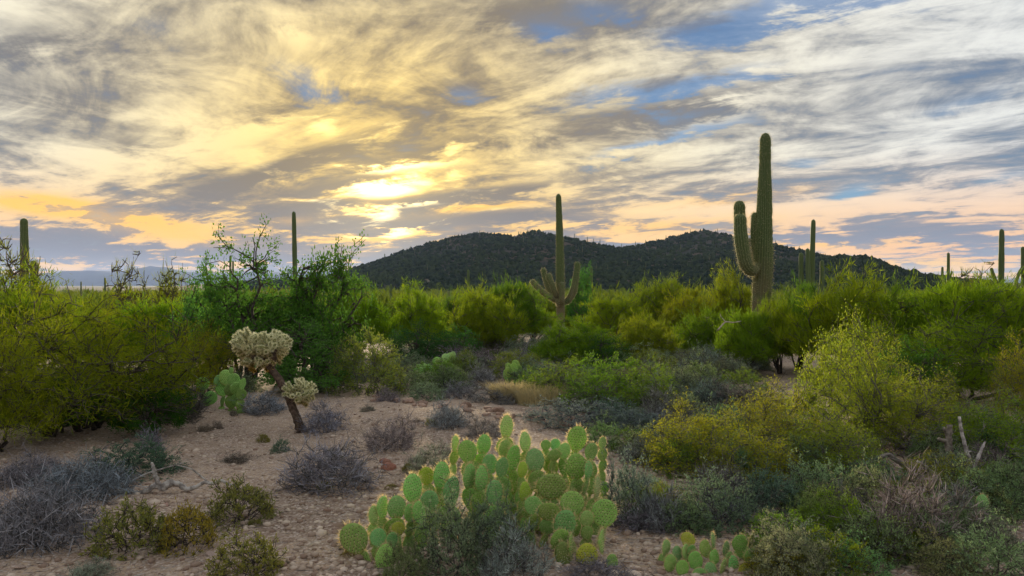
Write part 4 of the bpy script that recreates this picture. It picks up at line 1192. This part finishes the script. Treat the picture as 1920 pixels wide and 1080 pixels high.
LF = [(1265, 985, 70, 80, 15, 0, 'p'), (1300, 945, 30, 40, 0, 0, 'p'), (1315, 1000, 70, 80, 20, 10, 'p'), (1250, 1050, 80, 80, 10, -8, 'p'), (1330, 1045, 60, 70, 30, 8, 'p'), (1295, 1055, 70, 80, 5, 0, 'g'),
      (1365, 1020, 30, 70, 60, 10, 'p'), (1235, 1000, 50, 70, 50, -8, 'b'), (1140, 1020, 80, 80, 20, 0, 'k'), (1180, 1100, 70, 70, 20, 10, 'g'), (1150, 1130, 60, 60, 10, -10, 'g'), (970, 1110, 80, 70, 10, -15, 'k'), (1000, 1150, 70, 60, 20, 0, 'k')]
LF = [(x / 3, 380 + y / 3, w / 3, h / 3, yw, rl, t) for x, y, w, h, yw, rl, t in LF]
pear('prickly pear with pale rounded pads left of the cholla', at(405, 752), LF, lambda px, py: 12.0 - max(0, px - 400) * .008, seed=8, spines=False, tone=(.95, 1.0, .95), fill_below=716)
def midpear(label, px, py, w, h, n, seed, tone):
    p = at(px, py); k = p.y; rs = np.random.RandomState(seed)
    L = []
    for i in range(n):
        t = rs.rand() ** .7
        L.append((px + rs.uniform(-.5, .5) * w * (1 - .4 * t), py - t * h * .85 - 8, rs.uniform(13, 19), rs.uniform(16, 22), rs.uniform(-60, 60), rs.uniform(-18, 18), 'gpp'[i % 3]))
    pear(label, p, L, lambda a, b: k + rs.uniform(-.3, .3), seed=seed, tone=tone, spines=False)
midpear('pale green prickly pear in the middle distance, right one of two', 836, 706, 50, 40, 14, 1, (1.1, 1.05, 1.1))
midpear('bluish prickly pear in the middle distance, left one of two', 800, 722, 50, 30, 12, 2, (1.0, 1.0, 1.4))
midpear('yellowish prickly pear in the middle distance behind the straw-coloured grass', 962, 716, 50, 28, 10, 3, (1.1, 1.05, .8))
p = at(1845, 985)
pear('single round prickly pear pad half hidden at the right edge', p, [(1846, 944, 30, 32, 10, 0, 'b'), (1812, 965, 20, 28, 30, -8, 'y')], lambda a, b: p.y, seed=9, spines=True)

# ------------------------------------------------------------------ cholla
M['cholla'] = leaf_mat('cholla_joint', (.24, .25, .09), (.15, .17, .06), .1)
M['chspine'] = leaf_mat('cholla_spine', (1.0, .98, .74), (.97, .92, .58), .5)
def cholla():
    rs = np.random.RandomState(6)
    base = at(566, 811); dd = base.y; b = Vector(base)
    e = empty('cholla', base)
    W = lambda px, py, dy=0: np.array(at(px, py, dd + dy) - b)
    def limb(pts, r, name='trunk', par=None):
        P = np.array([W(*q) for q in pts]); B = Buf()
        n = 26; s = np.linspace(0, len(P) - 1, n); C = np.stack([np.interp(s, np.arange(len(P)), P[:, k]) for k in range(3)], -1)
        C[1:-1] = (C[:-2] + C[1:-1] * 2 + C[2:]) / 4
        th = np.linspace(0, 6.283, 14, endpoint=False); R = np.interp(np.linspace(0, 1, n), np.linspace(0, 1, len(r)), r)
        t = unit(np.gradient(C, axis=0)); a = unit(np.cross(t, np.array([0, 1., 0]))); c2 = np.cross(t, a)
        V = C[:, None] + (R[:, None] * rs.uniform(.68, 1.32, (n, 14)))[..., None] * (a[:, None] * np.cos(th)[None, :, None] + c2[:, None] * np.sin(th)[None, :, None])
        i = np.arange(n - 1)[:, None]; j = np.arange(14)[None]; j2 = (j + 1) % 14
        B.put(V.reshape(-1, 3), np.stack([i * 14 + j, i * 14 + j2, (i + 1) * 14 + j2, (i + 1) * 14 + j], -1).reshape(-1, 4))
        return obj(name, B.mesh(name), M['bark'], par or e, (1.3, 1.1, .95))
    limb([(567, 815), (560, 795), (549, 765), (537, 738), (522, 710), (506, 690), (492, 674)], [.066, .054, .048, .046, .045, .042, .036])
    limb([(540, 745), (550, 748, -.03), (560, 742, -.05)], [.04, .04, .035], 'limb')
    limb([(506, 690), (512, 672, -.05), (514, 655, -.05)], [.05, .045, .035], 'limb')
    limb([(496, 680), (478, 670), (466, 655)], [.045, .04, .03], 'limb')
    # joints: short fat segments wrapped in pale spines, a few shared meshes
    js = []
    for v in range(4):
        r2 = np.random.RandomState(v); B = Buf(); n = 9; tt = np.linspace(0, 1, n)
        R = .026 * np.sqrt(np.clip(1 - (2 * tt - 1) ** 6, .02, 1)); th = np.linspace(0, 6.283, 10, endpoint=False)
        V = np.stack([np.stack([R[k] * np.cos(th) * r2.uniform(.85, 1.15, 10), R[k] * np.sin(th), np.full(10, tt[k] * .13)], -1) for k in range(n)])
        i = np.arange(n - 1)[:, None]; j = np.arange(10)[None]; j2 = (j + 1) % 10
        B.put(V.reshape(-1, 3), np.stack([i * 10 + j, i * 10 + j2, (i + 1) * 10 + j2, (i + 1) * 10 + j], -1).reshape(-1, 4), None, r2.rand(n * 10))
        S = Buf(); m = 300
        z = r2.uniform(0, .135, m); a = r2.uniform(0, 6.283, m)
        pos = np.stack([.024 * np.cos(a), .024 * np.sin(a), z], -1)
        dr = np.stack([np.cos(a), np.sin(a), (z - .055) * 9], -1) + r2.normal(size=(m, 3)) * .45
        leaves(S, pos, dr, r2.uniform(.022, .045, m), .0046, r2, r2.rand(m), .2)
        mj = B.mesh('joint', True); mj.materials.append(M['cholla']); msn = S.mesh('spines'); msn.materials.append(M['chspine']); js.append((mj, msn))
    def lobe(cx, cy, rx, ry, n, root, oldness):
        C = W(cx, cy); k = dd / F; rt = W(*root)
        for q in range(n):
            dv = unit(rs.normal(size=3)); dv[2] = dv[2] * .9 + .12; rho = rs.uniform(.35, 1) ** .5
            tip = C + dv * np.array([rx * k, rx * k * .9, ry * k]) * rho
            ax = unit((tip - C) + np.array([0, 0, .04]) + rs.normal(size=3) * .07)
            L = rs.uniform(.55, .85)
            p0 = tip - ax * .13 * L
            o = obj('joint', js[q % 4][0], None, e)
            old = np.clip((C[2] - tip[2]) / (ry * k) * 1.0 + oldness, 0, 1)
            cc = tuple(np.array([1, 1, 1]) * (1 - old) + np.array([.62, .40, .13]) * old)
            o.location = p0; o.rotation_euler = Vector(ax).to_track_quat('Z', 'Y').to_euler(); o.scale = (L, L, L); o.color = (*cc, 1)
            s = obj('spines', js[q % 4][1], None, o, cc); tag(s, kind='stuff')
    lobe(464, 648, 33, 34, 74, (490, 676), .0)
    lobe(511, 652, 37, 38, 86, (506, 685), .0)
    lobe(488, 680, 36, 18, 34, (497, 684), .45)
    lobe(563, 738, 34, 32, 50, (545, 750), .0)
    tag(e, 'leaning cholla with a pale fuzzy crown and dark crooked stem on the gravel', 'cactus')
cholla()

# ------------------------------------------------------------------ dead wood
def deadwood(name, label, branches, cat='dead wood', color=(1, 1, 1), seed=1, group=None, thick=1.25):
    """branches: lists of (photo x, y, radius m); the sight line is taken at the distance of the foot"""
    rs = np.random.RandomState(seed)
    e = None
    for pts, dd, part in branches:
        P = np.array([at(x, y, dd + (q[0] if q else 0)) for x, y, r, *q in pts]); R = np.array([q[2] for q in pts])
        if e is None:
            b = Vector(P[0]); b.z = min(b.z, gz(b.x, b.y)); e = empty(name, b)
        n = max(8, len(P) * 5); s = np.linspace(0, len(P) - 1, n)
        C = np.stack([np.interp(s, np.arange(len(P)), P[:, k]) for k in range(3)], -1) - np.array(b)
        C[1:-1] = (C[:-2] + 2 * C[1:-1] + C[2:]) / 4; RR = np.interp(s, np.arange(len(P)), R)
        C += rs.normal(size=C.shape) * RR[:, None] * .12
        t = unit(np.gradient(C, axis=0)); ref = np.where(np.abs(t[:, 1:2]) > .9, np.array([[1., 0, 0]]), np.array([[0, 1., 0]]))
        a = unit(np.cross(t, ref)); c2 = np.cross(t, a); m = 9; th = np.linspace(0, 6.283, m, endpoint=False)
        V = C[:, None] + (RR[:, None] * rs.uniform(.80, 1.15, (n, m)) * thick)[..., None] * (a[:, None] * np.cos(th)[None, :, None] + c2[:, None] * np.sin(th)[None, :, None])
        B = Buf(); i = np.arange(n - 1)[:, None]; j = np.arange(m)[None]; j2 = (j + 1) % m
        ends = np.concatenate([C[:1], C[-1:]])
        Q = np.stack([i * m + j, i * m + j2, (i + 1) * m + j2, (i + 1) * m + j], -1).reshape(-1, 4); q = np.arange(m)
        T = np.concatenate([np.stack([np.full(m, n * m), (q + 1) % m, q], -1), np.stack([np.full(m, n * m + 1), (n - 1) * m + q, (n - 1) * m + (q + 1) % m], -1)])
        B.put(np.concatenate([V.reshape(-1, 3), ends]), Q, T)
        obj(part, B.mesh(part), M['dead'], e, color)
    tag(e, label, cat, group); return e
g0 = at(240, 925).y
deadwood('fallen_branch', 'bleached crooked fallen branch lying on the gravel in the left foreground',
         [([(444, 913, .010), (428, 908, .014), (414, 900, .017), (400, 908, .018), (384, 904, .020), (366, 914, .022), (348, 918, .026), (334, 908, .03), (318, 904, .032), (303, 914, .034)], g0, 'limb'),
          ([(322, 906, .034), (306, 916, .036), (290, 910, .03), (276, 920, .030), (258, 926, .026), (240, 920, .026), (222, 926, .022), (205, 921, .02), (172, 925, .012)], g0, 'limb'),
          ([(300, 912, .026), (290, 890, .024), (288, 880, .020), (284, 868, .014)], g0, 'stub'),
          ([(245, 903, .012), (275, 888, .012), (300, 880, .009), (345, 868, .006)], g0 + .15, 'twig'),
          ([(390, 905, .010), (360, 880, .009), (330, 872, .006)], g0 + .2, 'twig'),
          ([(230, 925, .014), (200, 905, .01), (180, 912, .006)], g0, 'twig')], seed=3, thick=.85)
dq = 7.4
deadwood('dead_branch', 'bare silvery forked dead branch standing upright on the right',
         [([(1828, 960, .022), (1828, 920, .022), (1827, 890, .020), (1820, 868, .018), (1812, 845, .015), (1805, 815, .013), (1799, 782, .010)], dq, 'limb'),
          ([(1827, 876, .015), (1836, 855, .012), (1843, 838, .010), (1848, 828, .007)], dq, 'fork'),
          ([(1812, 848, .007), (1822, 846, .004)], dq, 'twig')], seed=4, color=(1.15, 1.15, 1.2))
deadwood('dead_cholla', 'grey dead cholla skeleton with short stubs, left of the forked branch',
         [([(1784, 930, .030), (1782, 890, .030), (1782, 860, .032), (1779, 830, .030), (1780, 796, .022)], 7.9, 'stem'),
          ([(1779, 828, .02), (1768, 826, .018), (1760, 822, .012)], 7.9, 'stub'), ([(1777, 815, .018), (1770, 803, .014)], 7.9, 'stub'),
          ([(1783, 870, .02), (1776, 866, .016)], 7.9, 'stub')], seed=5, color=(.62, .58, .52))
deadwood('fallen_deadwood', 'fallen bleached dead limbs under the forked branch',
         [([(1720, 865, .012), (1740, 878, .014), (1757, 898, .018), (1775, 915, .022), (1800, 925, .026)], 6.9, 'limb'),
          ([(1790, 935, .03), (1810, 928, .03), (1840, 920, .026), (1880, 920, .014)], 6.8, 'limb'),
          ([(1805, 945, .025), (1825, 960, .025), (1832, 985, .02)], 6.6, 'limb'), ([(1762, 905, .016), (1785, 890, .012), (1800, 880, .006)], 6.9, 'twig')], seed=6, color=(.95, .92, .92))
deadwood('fallen_stick', 'dark dry branch arching through the airy bushes on the right',
         [([(1640, 862, .016), (1665, 852, .018), (1690, 868, .02), (1705, 890, .02), (1720, 915, .016)], 7.3, 'limb'),
          ([(1650, 858, .012), (1600, 880, .01), (1575, 890, .006)], 7.3, 'twig')], seed=7, color=(.5, .47, .46))
deadwood('bare_branch', 'pale bare branch sticking out of the palo verde left of the tallest saguaro trunk',
         [([(1345, 620, 0.0135), (1360, 603, 0.0135), (1375, 605, 0.0113), (1390, 602, 0.0054)], 17.4, 'limb'), ([(1360, 603, 0.0090), (1352, 594, 0.0067), (1350, 588, 0.0045)], 17.4, 'twig')], seed=8, color=(1.2, 1.1, 1))

# ------------------------------------------------------------------ stones
def rock_mesh(seed):
    import bmesh
    bm = bmesh.new(); bmesh.ops.create_icosphere(bm, subdivisions=2, radius=1); rs = np.random.RandomState(seed)
    cuts = unit(rs.normal(size=(9, 3))); off = rs.uniform(.55, .85, 9)
    for v in bm.verts:
        p = np.array(v.co)
        for c, o in zip(cuts, off):
            q = p @ c
            if q > o: p = p - c * (q - o)
        v.co = p * rs.uniform(.96, 1.04)
    me = bpy.data.meshes.new('rock'); bm.to_mesh(me); bm.free(); me.materials.append(M['stone']); return me


ROCKS = [rock_mesh(i) for i in range(6)]
rs = np.random.RandomState(14)
def rock(px, py, wpx, label, c=(1, 1, 1), group=None, flat=.6):
    p = at(px, py); s = wpx * p.y / F / 2 * 1.15
    o = obj('rock', ROCKS[rs.randint(6)], None, None, c); o.location = p + Vector((0, 0, s * flat * .25)); o.scale = (s, s * rs.uniform(.7, 1.1), s * flat); o.rotation_euler = (rs.uniform(-.3, .3), rs.uniform(-.3, .3), rs.uniform(0, 6))
    tag(o, label, 'rock', group)
rock(728, 880, 28, 'reddish rock on the gravel left of the big prickly pear', (1.1, .62, .52))
rock(722, 868, 20, 'smaller reddish rock touching the larger one on the gravel', (1.0, .6, .5))
rock(754, 873, 14, 'pale stone right of the reddish rocks', (1.6, 1.5, 1.45))
rock(700, 918, 18, 'pale stone at the right end of the wide grey shrub', (1.5, 1.35, 1.25))
rock(678, 920, 16, 'tan stone in front of the wide grey shrub', (1.3, 1.1, .95))
rock(612, 960, 16, 'brown stone on the clearing below the wide grey shrub', (.9, .7, .6))
rock(458, 985, 20, 'pale flat stone at the foot of the yellow-tipped shrubs', (1.4, 1.3, 1.25), flat=.4)
rock(35, 1068, 26, 'flat pale stone in the bottom left corner', (1.5, 1.4, 1.35), flat=.35)
rock(395, 1040, 18, 'pale stone between the yellow-tipped shrubs', (1.4, 1.3, 1.3), flat=.4)
rock(310, 950, 14, 'pale pinkish stone under the fallen branch', (1.5, 1.2, 1.15))
rock(270, 738, 40, 'pale boulder under the large left palo verde, left one of two', (1.1, 1.0, .95))
rock(300, 742, 30, 'pale boulder under the large left palo verde, right one of two', (1.1, 1.0, .95))
for i in range(34):
    t = rs.rand(); px = 690 + 370 * t + rs.normal() * 12; py = 742 + 52 * t ** 1.3 + rs.normal() * 5 + rs.uniform(0, 8)
    wp = rs.uniform(9, 26); tn = rs.uniform(.75, 1.25)
    rock(px, py, wp, auto_label(('pale ' if tn > 1 else 'brown ') + ('rock' if wp > 17 else 'stone'), px, py), tuple(np.array([1.25, 1.05, .95]) * tn), 'small rocks on the stony swell', rs.uniform(.45, .75))


def gravel():
    import bmesh
    bm = bmesh.new(); bmesh.ops.create_icosphere(bm, subdivisions=1, radius=1)
    bv = np.array([v.co for v in bm.verts]); bf = np.array([[v.index for v in f.verts] for f in bm.faces]); bm.free()
    rs = np.random.RandomState(9)
    n = 30000
    y = 1 / rs.uniform(1 / 17., 1 / 3.6, n); x = rs.uniform(-.72, .72, n) * y
    dens = fbm(x * .9, y * .9, 33, 3); k = rs.rand(n) < np.clip((dens - .25) * 2.2, .1, 1); x, y = x[k], y[k]; n = len(x)
    z = ground_z(x, y); s = .006 + .026 * rs.rand(n) ** 2.4 + .03 * (rs.rand(n) > .975) * rs.rand(n)
    sc = np.stack([s * rs.uniform(.8, 1.4, n), s * rs.uniform(.8, 1.4, n), s * rs.uniform(.45, .8, n)], -1)
    a = rs.uniform(0, 6.28, n); ca, sa = np.cos(a), np.sin(a)
    P = bv[None] * sc[:, None] * rs.uniform(.8, 1.15, (n, len(bv), 1))
    V = np.stack([P[..., 0] * ca[:, None] - P[..., 1] * sa[:, None] + x[:, None], P[..., 0] * sa[:, None] + P[..., 1] * ca[:, None] + y[:, None], P[..., 2] + (z + s * .15)[:, None]], -1)
    T = (bf[None] + (np.arange(n) * len(bv))[:, None, None]).reshape(-1, 3)
    m, g = new_mat('gravel_stone'); t = attr(g)
    c = g.mix(t, (.27, .18, .13), (.64, .51, .40)); finish(g, c, .9)
    o = obj('gravel', mesh_np('gravel', V.reshape(-1, 3), None, T, np.repeat(rs.rand(n) ** 1.3, len(bv))), m)
    tag(o, 'loose gravel and pebbles strewn over the clearing', 'gravel', kind='stuff')


gravel()


def litter():
    """fallen twigs and dry leaf litter lying on the soil"""
    rs = np.random.RandomState(19); B = Buf(); n = 16000
    y = 1 / rs.uniform(1 / 18., 1 / 3.6, n); x = rs.uniform(-.72, .72, n) * y
    open_ = np.exp(-(((x + .28 * y) / (.14 * y)) ** 2))
    k = rs.rand(n) > open_ * .45; x, y = x[k], y[k]; n = len(x)
    p = np.stack([x, y, ground_z(x, y) + .006], -1); a = rs.uniform(0, 6.28, n)
    d = np.stack([np.cos(a), np.sin(a), rs.normal(size=n) * .12], -1)
    leaves(B, p, d, rs.uniform(.02, .16, n), rs.uniform(.003, .008, n), rs, rs.rand(n), .4)
    o = obj('litter', B.mesh('litter'), M['dry'], None, (1.1, .95, .85)); tag(o, 'dry twig litter scattered on the soil under the shrubs', 'litter', kind='stuff')


litter()
for o in bpy.data.objects:
    if o.parent and o.name.split('.')[0] in ('spines', 'areoles', 'foliage', 'crown', 'branches'): o['kind'] = 'stuff'
